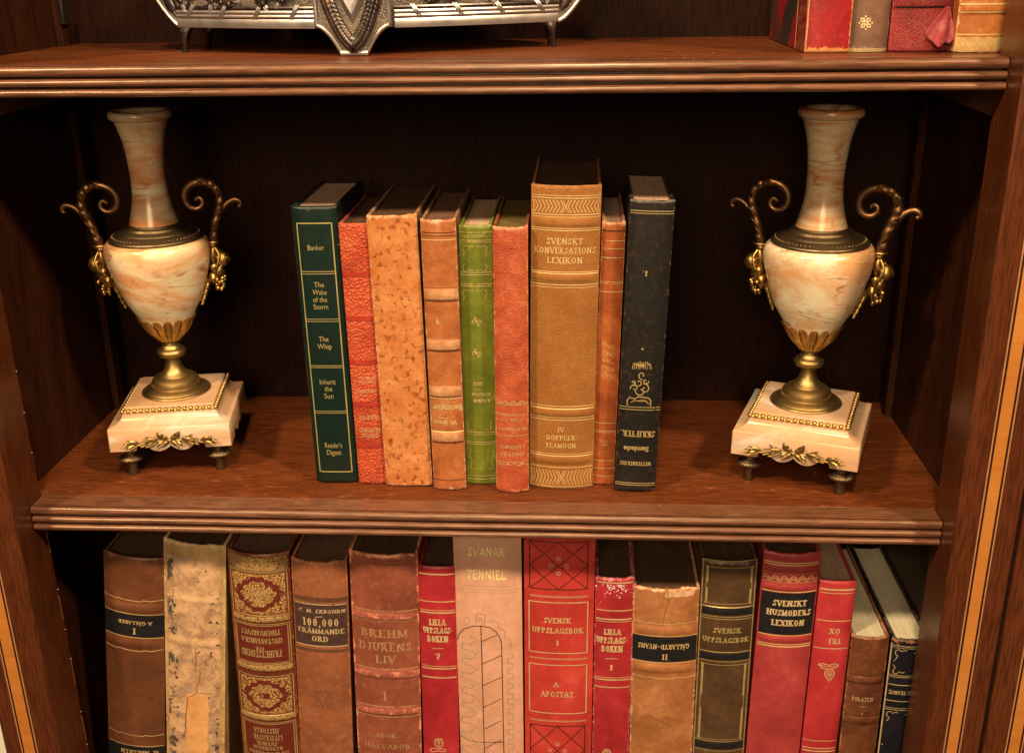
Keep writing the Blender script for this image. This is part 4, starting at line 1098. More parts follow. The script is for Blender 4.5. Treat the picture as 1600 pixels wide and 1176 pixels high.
m = leather('leather_olive_brown', C(84, 54, 28), C(62, 38, 19), C(106, 72, 40), C(150, 110, 70), 0.4, 26, 0, 500, 0.36, 0.25, 0.8, 0.35, C(60, 38, 24))
b = low('olive brown book with gilt panel frames and dark bands', 0.1848, 0.2325, -0.0655, 0.0463, -0.17, 0.165, 0.0050, (m, m, pg_dark), 2.2, ((KD, 448, 0.0042, 0.0008), (KD, 680, 0.0042, 0.0008), (KD, 1140, 0.0042, 0.0008)))
b.use(*KD)
for y in (450, 682, 1142): b.patch('title_label', lab_black, -0.0215, 0.0215, b.vc(y) + 0.0042, b.vc(y) - 0.0042, 0.0001)
for y in (426, 474, 486, 656, 704, 1116, 1164): b.hl(y, 0.0006, -.95, .95)
for y0, y1 in ((222, 408), (722, 1106)):
    u0, u1, v0, v1 = b.rect(y0, y1, -0.82, 0.82, 0.0005)
    for sx in (-1, 1):
        for va, vb in ((v0, v0 + (v1 - v0) * .42), (v1, v1 + (v0 - v1) * .42)):
            b.line([(sx * abs(u1) * .95, va), (sx * abs(u1) * .95, vb)], 0.0012)
        for va in (v0, v1): b.blob('', None, sx * abs(u1), va, .0009, .0009, .00026, n=10, mb=b.gold)
b.line([(-0.95 * b.w / 2, b.vc(190)), (-0.95 * b.w / 2, 0.005)], 0.0007); b.line([(0.95 * b.w / 2, b.vc(190)), (0.95 * b.w / 2, 0.005)], 0.0007); b.hl(186, 0.0006, -.95, .95)
b.text('SVENSK', 583, 545, 26, 142, thick=.26, thin=.15); b.text('UPPSLAGSBOK', 576, 594, 26, 234, thick=.26, thin=.15)
b.done(g_rich, g_rich)

m = leather('leather_russet_red', C(166, 54, 44), C(136, 38, 32), C(182, 74, 60), C(196, 100, 76), 0.35, 18, 0.2, 900, 0.36, 0.3, 0.6, sheen=0.45)
b = low('russet red book with a large black label and zigzag band', 0.2362, 0.2830, -0.0562, 0.0470, 0.55, 0.165, 0.0050, (m, m, pg_dark), 2.2, ((KE, 232, 0.004, 0.0008), (KE, 328, 0.003, 0.0008), (KE, 592, 0.0032, 0.0008)), fray=0.0012)
b.use(*KE)
b.patch('title_label', lab_black, -0.0222, 0.0222, b.vc(352), b.vc(566))
for y, wd in ((197, 0.0009), (208, 0.0006), (346, 0.0008), (570, 0.0008), (616, 0.0007), (627, 0.0013)): b.hl(y, wd, -.95, .95)
for o, a in ((272, .0016), (284, .0014)): b.hl(o, 0.0006, -.95, .95, wavy=6, amp=a)
v = b.vc(256)
for k in range(30): b.line([(-.0215 + k * .00148, v), (-.0215 + k * .00148, v + .0012)], .0004); b.line([(-.0215 + k * .00148, v - .0082), (-.0215 + k * .00148, v - .0070)], .0004)
for t, x, y, wd in (('SVENSKT', 279, 404, 172), ('HUSMODERS', 274, 453, 224), ('LEXIKON', 268, 505, 166)): b.text(t, x, y, 30, wd, thick=.28, thin=.15)
b.done(g_old, g_pale)

m = leather('cloth_bright_red', C(182, 50, 44), C(156, 34, 30), C(194, 64, 56), C(214, 110, 96), 0.35, 16, 0, 500, 0.40, 0.25, 0.6)
b = low('bright red cloth book with upside down gold letters and a rose stamp', 0.2848, 0.3144, -0.0838, 0.0305, 0.5, 0.160, 0.0026, (m, m, pg_tan), 2.6)
b.use(*KE)
for y, wd in ((334, 0.0015), (352, 0.0006), (494, 0.0008), (636, 0.0008), (1112, 0.0006), (1150, 0.0009), (1165, 0.0013)): b.hl(y, wd, -.94, .94)
b.text('ÖX', 510, 546, 27, 56, 'serif', True, thick=.24); b.text('TRI-', 502, 598, 28, 80, 'serif', True, thick=.24)
b.ring(482, 765, 25, .0008); b.ring(482, 765, 14, .0006); b.curl(482, 765, 10, 1.5, 0, .0005); b.pl([(468, 790), (480, 804), (494, 792)], .0008)
b.pl([(424, 716), (450, 712), (480, 722), (510, 712), (530, 722), (505, 738), (482, 742), (445, 736), (424, 716)], .0008); b.pl([(430, 720), (480, 730), (525, 724)], .0006)
b.done(g_pale, g_pale)

m = leather('calf_chestnut', C(124, 66, 34), C(94, 46, 24), C(148, 86, 48), C(196, 124, 72), 0.6, 30, 0, 500, 0.32, 0.2, 1.0, 0.2, C(176, 100, 54), 0.5)
b = low('short chestnut calf book with raised bands, second from the right end', 0.3161, 0.3470, -0.1358, 0.0318, -0.2, 0.150, 0.0042, (m, m, pg_cream), 2.0, ((KE, 800, 0.0038, 0.0013), (KE, 1008, 0.0038, 0.0013)), fray=0.0022)
mk = MB()
for v, hw, hg in b.bl:
    for o in (-.0042, .0042): b.line([(-.0155, v + o), (.0155, v + o)], .0009, mk, .0001)
build('tooled_line', mk, plain('dark_crease', C(60, 30, 18), .6, .2), b.root)
b.use(*KE); b.text('PIRATEN', 655, 899, 21, 108, thick=.22, thin=.13); b.pl([(636, 935), (672, 936)], 0.0005); b.text('I', 651, 972, 12, None)
b.done(g_pale, g_pale)

m = leather('leather_blue_black', C(34, 28, 28), C(20, 17, 17), C(52, 44, 44), C(140, 100, 70), 0.4, 30, 0, 500, 0.34, 0.3, 0.9)
b = low('short blue black book with gilt corners, last against the right upright', 0.3499, 0.3809, -0.1372, 0.0310, -0.3, 0.155, 0.0030, (m, m, pg_cream), 2.4, fray=0.003)
b.use(1300, 920, 4.594)
b.line([(-.0150, 0.004), (-.0150, b.h - .006)], .0011); b.line([(.0145, 0.004), (.0145, b.h - .006)], .0008)
for y, wd in ((412, .0007), (426, .0005), (622, .0006), (634, .0006), (690, .0008), (805, .0008), (855, .0006), (868, .0007)): b.hl(y, wd, -.92, .95, x=540)
def corner(x, y, sx, sy):
    b.pl([(x, y), (x + sx * 22, y - sy * 6), (x + sx * 40, y + sy * 8), (x + sx * 62, y), (x + sx * 80, y + sy * 6)], .0007)
    b.pl([(x, y), (x - sx * 4, y + sy * 22), (x + sx * 14, y + sy * 40), (x - sx * 2, y + sy * 62)], .0007)
corner(458, 438, 1, 1); corner(440, 600, 1, -1); corner(395, 880, 1, 1)
for x, y in ((592, 458), (568, 620), (528, 898), (448, 510), (360, 1110)): b.dot(x, y, 5)
b.text('ANATOLE FRANCE', 545, 745, 26, 262, 'serif', True, thick=.24, thin=.14)
mk = MB(); rn = random.Random(8)
for k in range(26):
    u = rn.uniform(-.0145, .0145); b.blob('', None, u, b.h - .0025 - abs(rn.gauss(0, .0016)), rn.uniform(.0006, .002), rn.uniform(.0005, .0016), .0003 + k * 2e-6, 3, .4, n=10, mb=mk, ph=k)
build('worn_head', mk, plain('worn_brown_leather', C(150, 92, 54), .8, .4), b.root)
b.done(g_pale, g_pale)

GAIN = 1.0
# ---- upper shelf, right end: only the tails of the spines are in the picture
ZU = H
def marbled(name):
    t = NT(name); ob = t.mapping((1, 1, 1), (0, 0, 0), (0.0, 0.0, 0.0))
    d = t.noise(ob, 26, 4, 0.6, 1.0)
    sp = t.n.new('ShaderNodeSeparateXYZ'); t.l(ob, sp.inputs[0])
    q = t.math('ADD', t.math('MULTIPLY', sp.outputs[1], 70), t.math('MULTIPLY', sp.outputs[2], 60)); q2 = t.math('SUBTRACT', t.math('MULTIPLY', sp.outputs[1], 55), t.math('MULTIPLY', sp.outputs[2], 45))
    s1 = t.math('SINE', t.math('ADD', q, t.math('MULTIPLY', d, 3.0))); s2 = t.math('SINE', t.math('ADD', q2, t.math('MULTIPLY', d, 3.0)))
    c = t.mix(t.ramp(s1, -0.1, 0.5), C(150, 24, 26), C(52, 40, 30)); c = t.mix(t.ramp(s2, 0.2, 0.7, 0, 0.8), c, C(60, 46, 30))
    return t.fin(c, 0.45, 0, None, 0.4)
m = leather('morocco_crimson_worn', C(164, 30, 28), C(138, 20, 20), C(180, 44, 38), C(214, 140, 70), 0.8, 24, 0, 800, 0.36, 0.3, 1.35, 0.12, C(196, 96, 70))
b = Book('crimson leather book with dark marbled board, first of the upper shelf group', 0.2522, 0.0505, ZU, 0.0305, 0.205, 0.0, 0.155, 0.0022, (m, marbled('marbled_paper_red'), pg_tan), 3.2, group=GT)
corn = MB(); corn.box(-.0157, -.0150, 0.001, 0.034, 0.0004, 0.2040); build('leather_corner', corn, leather('morocco_crimson_side', C(140, 18, 26), C(110, 12, 18), C(160, 40, 40), C(190, 120, 60), 0.4), b.root)
tl = MB(); tl.box(-.01585, -.0156, 0.0338, 0.0343, 0.0006, 0.2035); build('gilt_line', tl, g_old, b.root)
b.line([(-.0146, .0006), (-.0146, .20)], .0005)
b.done(g_faded)
m = leather('leather_grey_brown', C(132, 88, 58), C(106, 66, 42), C(156, 112, 78), C(190, 150, 110), 0.5, 26, 0, 500, 0.4, 0.3, 1.0)
b = Book('grey brown book with a small gilt quatrefoil stamp on the upper shelf', 0.2812, 0.0560, ZU, 0.0268, 0.200, 0.0, 0.150, 0.0040, (m, m, pg_dark), 2.2, group=GT)
b.use(1180, 0, 3.81)
for a in range(4):
    A = math.pi / 4 + a * math.pi / 2
    x, y = 658 + 24 * math.cos(A), 137 + 24 * math.sin(A)
    b.pl([(658 + 6 * math.cos(A), 137 + 6 * math.sin(A)), (x + 11 * math.cos(A + 1.4), y + 11 * math.sin(A + 1.4)), (x + 14 * math.cos(A), y + 14 * math.sin(A)), (x + 11 * math.cos(A - 1.4), y + 11 * math.sin(A - 1.4)), (658 + 6 * math.cos(A), 137 + 6 * math.sin(A))], .0011)
for dx, dy in ((0, -38), (0, 38), (-38, 0), (38, 0)): b.dot(658 + dx, 137 + dy, 6)
b.hl(300, .0022)
b.done(g_pale)
m = leather('morocco_red_grained', C(176, 50, 42), C(140, 34, 30), C(196, 76, 62), C(190, 90, 70), 0.4, 26, 0.5, 850, 0.38, 0.3, 0.8, sheen=0.45)
b = Book('red grained book with a torn leather flap hanging off its spine', 0.3156, 0.0540, ZU, 0.0405, 0.210, 0.0, 0.155, 0.0048, (m, m, pg_dark), 2.3, ((0.0345, 0.0055, 0.0012),), group=GT)
mk = MB(); b.line([(-.0195, .0295), (.0195, .0295)], .0014, mk, .0001); build('tooled_line', mk, ink, b.root)
# the flap: a curled piece of leather standing off the spine
mk = MB(); rows = 16; cols = 18; vs = []
BP = [(0.0005, 0.0125), (0.0045, 0.0085), (0.0085, 0.0046), (0.0105, 0.0036), (0.0150, 0.0062), (0.0190, 0.0058), (0.0238, 0.0092)]
for jj in range(rows + 1):
    t = jj / rows
    for i in range(cols + 1):
        q = i / cols; k = q * (len(BP) - 1); k0 = min(int(k), len(BP) - 2); f = k - k0
        bx = BP[k0][0] * (1 - f) + BP[k0 + 1][0] * f; bz = BP[k0][1] * (1 - f) + BP[k0 + 1][1] * f
        tx = 0.0150 + 0.0032 * q
        x = tx * (1 - t) + bx * t - 0.0012 * math.sin(t * math.pi) * (q < .5); z = 0.0298 * (1 - t) + bz * t + (0.0017 * mnoise.noise(Vector((q * 12, 3, 1))) * t ** 4)
        y = b.S(min(x, .0200), z)[1] - 0.0010 - 0.0085 * t * (0.30 + 0.70 * math.sin(math.pi * min(1, q * 0.75 + 0.12))) - 0.0012 * math.sin(q * 11 + t * 3) * t - 0.0004 * mnoise.noise(Vector((x * 220, z * 160, 4)))
        vs.append((x, y, z))
n = cols + 1
mk.add(vs, [(jj * n + i, (jj + 1) * n + i, (jj + 1) * n + i + 1, jj * n + i + 1) for jj in range(rows) for i in range(cols)])
o = build('leather_flap', mk, leather('torn_leather_pink', C(184, 70, 62), C(164, 54, 48), C(198, 92, 82), C(204, 120, 100), .4, 60, 0, 500, .6, .5, .8, sheen=.2), b.root)
so = o.modifiers.new('thickness', 'SOLIDIFY'); so.thickness = 0.0011
b.done(g_faded)
m = leather('calf_orange_tan', C(206, 112, 46), C(178, 84, 28), C(222, 140, 74), C(232, 182, 110), 0.7, 26, 0, 500, 0.34, 0.25, 1.2, 0.3, C(226, 160, 90))
b = Book('wide orange calf book with raised bands against the upper right upright', 0.3560, 0.0430, ZU, 0.0385, 0.205, 0.0, 0.160, 0.0050, (m, m, pg_dark), 2.2, ((0.0135 + .0150, 0.0035, 0.0010),), fray=0.0, group=GT)
for v, wd in ((.0118, .0009), (.0262, .0009), (.0315, .0009)): b.line([(-.0185, v), (.0185, v)], wd)
for k in range(16):
    u = -.017 + k * .0022; b.line([(u, .003 + .0015 * math.sin(k)), (u + .002, .0075 + .001 * math.sin(k * 2)), (u + .004, .0045)], .0006)
b.patch('worn_tail', leather('calf_bare_tail', C(222, 164, 86), C(196, 132, 60), C(232, 184, 112), C(180, 110, 50), .5, 70), -.0188, .0188, .0004, .0100, .0001, .0010, 1.1)
b.done(g_old)

# ------------------------------------------------------------------ the two marble urns
m_brass = brass('gilt_bronze', C(190, 142, 74), C(120, 86, 42), 0.40, 0.5, 60)
m_ormolu = brass('bright_ormolu', C(216, 160, 76), C(140, 96, 40), 0.32, 0.35, 130)
m_brown = brass('brown_bronze', C(168, 112, 62), C(96, 60, 34), 0.36, 0.6, 110)
m_dullb = brass('dull_bronze_collar', C(140, 106, 64), C(92, 66, 38), 0.42, 0.6, 90)

def smooth_path(pts, n=6):
    P = [Vector(p) for p in pts]; out = []
    for i in range(len(P) - 1):
        p0, p1, p2, p3 = P[max(i - 1, 0)], P[i], P[i + 1], P[min(i + 2, len(P) - 1)]
        for k in range(n):
            t = k / n
            out.append(0.5 * ((2 * p1) + (p2 - p0) * t + (2 * p0 - 5 * p1 + 4 * p2 - p3) * t * t + (3 * p1 - p0 - 3 * p2 + p3) * t ** 3))
    out.append(P[-1]); return out
def smooth_prof(pr, n=5):
    o = smooth_path([(r, 0, z) for r, z in pr], n); return [(max(p.x, 0.0001), p.z) for p in o]

def body_r(z):
    T = [(0.108, .009), (0.117, .0165), (0.1278, .0222), (0.1446, .0318), (0.1615, .0377), (0.1752, .0414), (0.1857, .0428), (0.190, .0424)]
    for (a, ra), (c, rc) in zip(T[:-1], T[1:]):
        if z <= c: return ra + (rc - ra) * max(0, (z - a)) / (c - a)
    return T[-1][1]

def urn(label, loc, yaw, m_body, m_neck, m_base, vein_seed):
    u = thing('urn', label, 'urn', loc, (0, 0, math.radians(yaw)), 'pair of marble urns')
    rn = random.Random(vein_seed)
    # feet
    for sx in (-1, 1):
        for sy in (-1, 1):
            b = MB()
            def knurl(r, z, a): return r + (0.00035 * math.cos(28 * a) if r > 0.0095 else 0)
            b.lathe([(0.0001, 0.0), (0.0040, 0.0), (0.0043, 0.0015), (0.0040, 0.0100), (0.0046, 0.0118), (0.0085, 0.0130), (0.0099, 0.0146), (0.0099, 0.0158), (0.0088, 0.0172), (0.0056, 0.0186), (0.0046, 0.0200), (0.0046, 0.0262), (0.0001, 0.0262)], 84, (sx * .0366, sy * .0370, 0), knurl)
            build('foot', b, m_dullb, u, angle=35)
    # marble base: scalloped skirt, straight face, cavetto up to the slab
    b = MB()
    def sq(h, z, r=0.0012):
        ring = []
        for cx, cy, a0 in ((1, 1, 0), (-1, 1, 90), (-1, -1, 180), (1, -1, 270)):
            for k in range(4):
                a = math.radians(a0 + 30 * k); ring.append((cx * (h - r) + r * math.cos(a), cy * (h - r) + r * math.sin(a), z))
        return ring
    pr = [(0.0500, 0.0335), (0.0500, 0.0456), (0.0494, 0.0466)]
    for k in range(1, 9):
        a = math.radians(k / 8 * 90); pr.append((0.0492 - 0.0102 * math.sin(a), 0.0470 + 0.0084 * (1 - math.cos(a))))
    pr += [(0.0375, 0.0560)]
    b.loft([sq(0.0498, 0.0334)] + [sq(h, z) for h, z in pr])
    def low_edge(x):
        a = abs(x)
        if a > 0.0290: return 0.0258
        if a > 0.0195: return 0.0258 + 0.0056 * math.sin(math.pi * 0.5 * min(1, (0.0290 - a) / 0.0040)) * (1 if a > 0.0235 else 1)* (1 - max(0, (0.0235 - a) / 0.0040) * 0.35)
        t = (a - 0.0) / 0.0195
        return 0.0245 + 0.0049 * abs(2 * t - 1) ** 2.0 + 0.0
    nx = 72
    for side in range(4):
        A = math.pi / 2 * side; ca, sa = round(math.cos(A)), round(math.sin(A)); vs = []; fs = []
        for i in range(nx + 1):
            x = -0.0495 + 0.099 * i / nx
            for (yy, zz) in ((-0.0499, 0.0336), (-0.0499, low_edge(x) + 0.0006), (-0.0492, low_edge(x)), (-0.0410, low_edge(x)), (-0.0410, 0.0336)):
                xx = max(-abs(yy), min(abs(yy), x)) if side % 2 else x
                vs.append((xx * ca - yy * sa, xx * sa + yy * ca, zz))
        for i in range(nx):
            for j in range(4): fs.append((i * 5 + j, i * 5 + j + 1, (i + 1) * 5 + j + 1, (i + 1) * 5 + j))
        fs += [(0, 4, 3, 2, 1), tuple(nx * 5 + q for q in (0, 1, 2, 3, 4))]
        b.add(vs, fs)
    build('base', b, m_base, u, angle=32)
    b = MB(); b.loft([sq(0.0366, 0.0552), sq(0.0366, 0.0596), sq(0.0358, 0.0604)]); build('slab', b, m_base, u, angle=32)
    # string of beads round the slab
    b = MB(); hb = 0.0383; nb = 15
    for i in range(nb):
        q = -hb + 2 * hb * i / nb
        for x, y in ((q, -hb), (hb, q), (-q, hb), (-hb, -q)): b.ball((x, y, 0.0575), 0.00205, nu=10, nv=7)
    for a0, a1 in (((-hb, -hb), (hb, -hb)), ((hb, -hb), (hb, hb)), ((hb, hb), (-hb, hb)), ((-hb, hb), (-hb, -hb))):
        b.tube([(a0[0], a0[1], .0570), (a1[0], a1[1], .0570)], 0.0011, 6)
    build('bead_string', b, m_ormolu, u)
    # ormolu spray on the front of the base
    b = MB(); Y = -0.0500; nn = (0, -1, 0)
    def zc(x): return 0.0338 + 0.0012 * math.cos(x / 0.036 * math.pi)
    b.tube(smooth_path([(x * .001, Y - 0.0012, zc(x * .001) - (0.0012 if abs(x) > 20 else 0)) for x in range(-36, 37, 4)], 3), 0.0008, 6)
    for sx in (-1, 1):
        for (x, dz, an, L, wd) in ((4, 2, 55, 9, 5.5), (4, -1.5, -40, 8, 5), (9, 1, 10, 12, 4.5), (10, 0, -18, 11, 4.0), (12, 1, 32, 9, 3.8), (15, 0, 5, 9, 3.6), (18, -.4, -26, 7, 3.2), (25, 0, 18, 11, 4.2), (26, -1, -16, 11, 4.4), (30, 0, 35, 6, 3), (30, -1, -36, 6, 3), (32, 0, 2, 7, 3.5)):
            an = math.radians(an + rn.uniform(-6, 6))
            b.leaf((sx * x * .001, Y - 0.0006, zc(x * .001) + dz * .001 * .5), (sx * math.cos(an), -0.15, math.sin(an)), nn, L * .001, wd * .001, 0.16, 0.0005)
        for k in range(7): b.ball((sx * (0.014 + 0.004 * rn.random() + 0.012 * (k % 2)), Y - 0.0015, zc(.015) + rn.uniform(-.002, .0015)), rn.uniform(.0007, .0011), nu=8, nv=6)
        b.ball((sx * 0.0045, Y - .0016, 0.0378), (0.0038, 0.0014, 0.0026), Matrix.Rotation(-sx * 0.6, 3, 'Y'), lump=.25, ls=500)
        b.ball((sx * 0.0042, Y - .0014, 0.0318), (0.0034, 0.0012, 0.0020), Matrix.Rotation(sx * 0.7, 3, 'Y'), lump=.25, ls=500)
    b.ball((0, Y - .0020, 0.0348), (0.0018, 0.0014, 0.0016))
    build('ormolu_spray', b, m_brass, u)
    # turned bronze foot and knop
    pr = [(0.0001, 0.0603), (0.0288, 0.0603), (0.0290, 0.0612), (0.0284, 0.0622), (0.0268, 0.0627), (0.0262, 0.0634), (0.0240, 0.0648), (0.0215, 0.0656), (0.0203, 0.0660), (0.0199, 0.0668), (0.0199, 0.0690), (0.0190, 0.0718), (0.0166, 0.0738), (0.0138, 0.0745), (0.0130, 0.0750), (0.0127, 0.0757), (0.0108, 0.0772), (0.0086, 0.0798), (0.0070, 0.0832), (0.0062, 0.0870), (0.0061, 0.0900), (0.0078, 0.0912), (0.0105, 0.0928), (0.0120, 0.0952), (0.0121, 0.0966), (0.0110, 0.0986), (0.0088, 0.0998), (0.0082, 0.1010), (0.0070, 0.1024), (0.0066, 0.1048), (0.0074, 0.1058), (0.0074, 0.1070), (0.0060, 0.1082), (0.0001, 0.1082)]
    b = MB(); b.lathe(pr, 72); build('stem', b, m_brass, u, angle=28)
    b = MB()
    for k in range(90):
        a = 2 * math.pi * k / 90
        for q in range(3): b.ball((0.01995 * math.cos(a + q * .035), 0.01995 * math.sin(a + q * .035), 0.0670 + q * 0.0011), 0.00050, nu=5, nv=4)
    build('milled_ring', b, m_brass, u)
    # leaf cup
    b = MB(); n = 288; rings = []; NL = 16
    for j in range(13):
        t = j / 12; ring = []
        for i in range(n):
            a = 2 * math.pi * i / n; q = abs(math.sin(NL * a / 2)); ztop = 0.1295 - 0.0060 * (1 - q) ** 1.6
            z = 0.1070 + (ztop - 0.1070) * t
            r = max(body_r(z), 0.0072) + 0.0003 + 0.0017 * (q ** 1.1) * (0.35 + 0.65 * math.sin(math.pi * min(1, t * 1.05))) + 0.0012 * t ** 4 * q - 0.0009 * (q > .965) * math.sin(math.pi * t) + 0.0005 * math.cos(NL * 3 * a) * q * t
            ring.append((r * math.cos(a), r * math.sin(a), z))
        rings.append(ring)
    rings.append([(p[0] * .93, p[1] * .93, p[2] - .0004) for p in rings[-1]])
    b.loft(rings, False); build('leaf_cup', b, m_ormolu, u, angle=60)
    # marble body
    b = MB(); b.lathe(smooth_prof([(0.0060, 0.1075), (0.0090, 0.1082), (0.0165, 0.1168), (0.0222, 0.1278), (0.0316, 0.1446), (0.0376, 0.1615), (0.0414, 0.1752), (0.0428, 0.1850), (0.0421, 0.1905), (0.0400, 0.1938), (0.0370, 0.1952)], 6) + [(0.0001, 0.1953)], 96); build('body', b, m_body, u)
    # stepped collar
    pr = [(0.0300, 0.1950), (0.0372, 0.1950), (0.0379, 0.1957), (0.0379, 0.1968), (0.0374, 0.1976), (0.0366, 0.1980), (0.0330, 0.2003), (0.0312, 0.2010), (0.0300, 0.2013), (0.0298, 0.2019), (0.0285, 0.2029), (0.0262, 0.2038), (0.0250, 0.2041), (0.0247, 0.2050), (0.0240, 0.2059), (0.0222, 0.2064), (0.0216, 0.2068), (0.0214, 0.2078), (0.0208, 0.2084), (0.0150, 0.2085)]
    b = MB(); b.lathe(pr, 96); build('collar', b, m_dullb, u, angle=24)
    b = MB()
    for k in range(64):
        a = 2 * math.pi * k / 64; b.ball((0.0344 * math.cos(a), 0.0344 * math.sin(a), 0.1993), (0.0013, 0.0008, 0.0006), Matrix.Rotation(a, 3, 'Z'), nu=6, nv=4)
    build('collar_frieze', b, m_dullb, u)
    # marble neck with rolled lip and a dark hollow
    pr = smooth_prof([(0.0201, 0.2083), (0.0192, 0.2110), (0.0172, 0.2180), (0.0152, 0.2270), (0.0141, 0.2380), (0.0141, 0.2500), (0.0148, 0.2610), (0.0164, 0.2745), (0.0188, 0.2840), (0.0204, 0.2892), (0.0208, 0.2910)], 5)
    pr += [(0.0222, 0.2916), (0.0238, 0.2925), (0.0245, 0.2940), (0.0246, 0.2960), (0.0240, 0.2978), (0.0228, 0.2986), (0.0190, 0.2986), (0.0178, 0.2975), (0.0160, 0.2900), (0.0110, 0.2700), (0.0001, 0.2690)]
    b = MB(); b.lathe([(0.0001, 0.2084)] + pr, 80); build('neck', b, m_neck, u, angle=50)
    # handles
    for sx in (-1, 1):
        h = MB()
        def T(pts): return [(sx * x, 0.0, z) for x, z in pts]
        P = smooth_path(T([(0.0452, .186), (0.0468, .1925), (0.0482, .2010), (0.0508, .2105), (0.0536, .2175), (0.0552, .2245), (0.0545, .2318), (0.0505, .2375), (0.0440, .2405), (0.0372, .2402), (0.0308, .2368), (0.0272, .2310), (0.0273, .2245), (0.0310, .2196), (0.0362, .2187), (0.0402, .2215), (0.0405, .2255), (0.0380, .2276), (0.0360, .2262)]), 6)
        N = len(P); R = []
        for i in range(N):
            t = i / (N - 1); R.append((0.0042 if t < .40 else 0.0042 - 0.0024 * ((t - .40) / .60) ** 0.9) * (1 + 0.10 * math.sin(i * 0.9) * (t < .5)))
        h.tube(P, R, 12, 1.15); h.ball(P[-1], 0.0022)
        P2 = smooth_path(T([(0.0505, .2075), (0.0545, .2150), (0.0585, .2205), (0.0630, .2240), (0.0675, .2252), (0.0708, .2235), (0.0712, .2205), (0.0695, .2195)]), 6)
        h.tube(P2, [0.0033 - 0.0012 * i / (len(P2) - 1) for i in range(len(P2))], 10, 1.2); h.ball(P2[-1], 0.0016)
        for k in range(7):
            a = math.radians(60 + k * 13); h.ball((sx * (0.0412 + 0.0155 * math.cos(a + .15)), 0, 0.2262 + 0.0168 * math.sin(a + .15)), (0.0014, 0.0020, 0.0014), nu=8, nv=6)
        for (x, z, dx, dz, L) in ((.0496, .203, .35, 1, .010), (.0520, .213, .5, 1, .009), (.0553, .226, -.25, 1, .010), (.0500, .2385, -1, .30, .011), (.0470, .196, .2, 1, .010)):
            for sy in (-1, 1): h.leaf((sx * x, sy * .0022, z), (sx * dx, sy * .25, dz), (sx * .8, sy * .9, .2), L, .0052, .1, .0007)
        build('handle', h, m_brown, u, angle=60)
        # gilt mount: ring, drop, mask, grapes, trailing leaf
        g = MB()
        g.tube([(sx * (.0462 + .0050 * math.cos(a)), .0050 * math.sin(a), .1906) for a in [2 * math.pi * k / 20 for k in range(21)]], .0010, 6)
        g.ball((sx * .0462, 0, .1835), (.0036, .0044, .0070), Matrix.Rotation(sx * -.12, 3, 'Y'))
        for sy in (-1, 1):
            g.ball((sx * .0450, sy * .0042, .1800), (.0024, .0022, .0072), Matrix.Rotation(sx * .1, 3, 'Y'), lump=.15, ls=260)
            g.ball((sx * .0448, sy * .0060, .1700), (.0030, .0030, .0040), lump=.3, ls=260)
            g.ball((sx * .0428, sy * .0050, .1610), (.0032, .0034, .0046), lump=.35, ls=260)
            g.tube(smooth_path([(sx * .0470, sy * .004, .186), (sx * .0500, sy * .0062, .180), (sx * .0480, sy * .0072, .172), (sx * .0450, sy * .006, .165), (sx * .0462, sy * .004, .160)], 5), .0013, 7)
        g.ball((sx * .0512, 0, .1752), (.0064, .0066, .0070), lump=.16, ls=210)             # mask
        for k in range(9):
            a = 2 * math.pi * k / 9; g.ball((sx * (.0500 + .0010 * math.cos(a)), .0062 * math.cos(a), .1752 + .0064 * math.sin(a)), (.0020, .0020, .0020), lump=.3, ls=300, nu=8, nv=6)
        g.ball((sx * .0565, 0, .1745), (.0016, .0014, .0020)); 
        for sy in (-1, 1): g.ball((sx * .0556, sy * .0024, .1768), (.0012, .0012, .0010), nu=8, nv=6)
        g.ball((sx * .0468, 0, .1655), (.0054, .0060, .0058), lump=.3, ls=240)
        for k in range(26):
            a = rn.uniform(0, 6.28); q = rn.uniform(0, 1); rr = .0060 * (1 - q * .5)
            g.ball((sx * (.0468 + rr * math.cos(a) * .8), rr * math.sin(a), .1600 - .0105 * q), rn.uniform(.0016, .0021), nu=8, nv=6)
        P3 = smooth_path([(sx * (body_r(z) + .0012), 0, z) for z in (.1600, .1540, .1480, .1430, .1395)], 4)
        g.tube(P3, [.0046 - .0036 * i / (len(P3) - 1) for i in range(len(P3))], 10, 1.25)
        for z in (.157, .152, .147, .143):
            for sy in (-1, 1): g.leaf((sx * (body_r(z) + .0016), sy * .0006, z), (sx * -.3, sy * .75, -.7), (sx, 0, -.3), .0075, .0044, .15, .0006)
        build('handle_mount', g, m_ormolu, u, angle=60)
    return u

cream = C(238, 206, 150); pink = C(222, 160, 104); ora = C(184, 110, 46)
mbs = marble('marble_body_warm', (0.3, 0.1, 0.7), C(232, 150, 80), C(240, 202, 140), C(176, 92, 36), 0.95)
mns = marble('marble_neck_pink', (0.8, 0.5, 0.2), C(204, 116, 54, .85), C(228, 184, 122, .85), C(164, 78, 26), 0.95, (6, 6, 40))
mbase = marble('marble_base_cream', (0.1, 0.9, 0.4), C(232, 158, 92, .78), C(238, 176, 118, .78), C(214, 146, 76), 0.6)
mb2 = marble('marble_body_veined', (1.7, 1.2, 0.33), C(230, 152, 84), C(242, 206, 146), C(172, 88, 32), 0.9)
mn2 = marble('marble_neck_banded', (2.3, 0.4, 1.2), C(204, 114, 52, .85), C(228, 184, 122, .85), C(164, 78, 26), 0.95, (6, 6, 36))
mba2 = marble('marble_base_pale', (2.1, 1.9, 0.6), C(232, 158, 92, .78), C(238, 177, 120, .78), C(216, 150, 80), 0.55)
urn('cream and orange marble urn with ormolu handles standing left of the middle row of books', (-0.2690, 0.1065, 0.0003), 9.8, mbs, mns, mbase, 1)
urn('cream marble urn with brown veins and ormolu handles standing right of the black book', (0.2690, 0.0936, 0.0003), -19.1, mb2, mn2, mba2, 2)

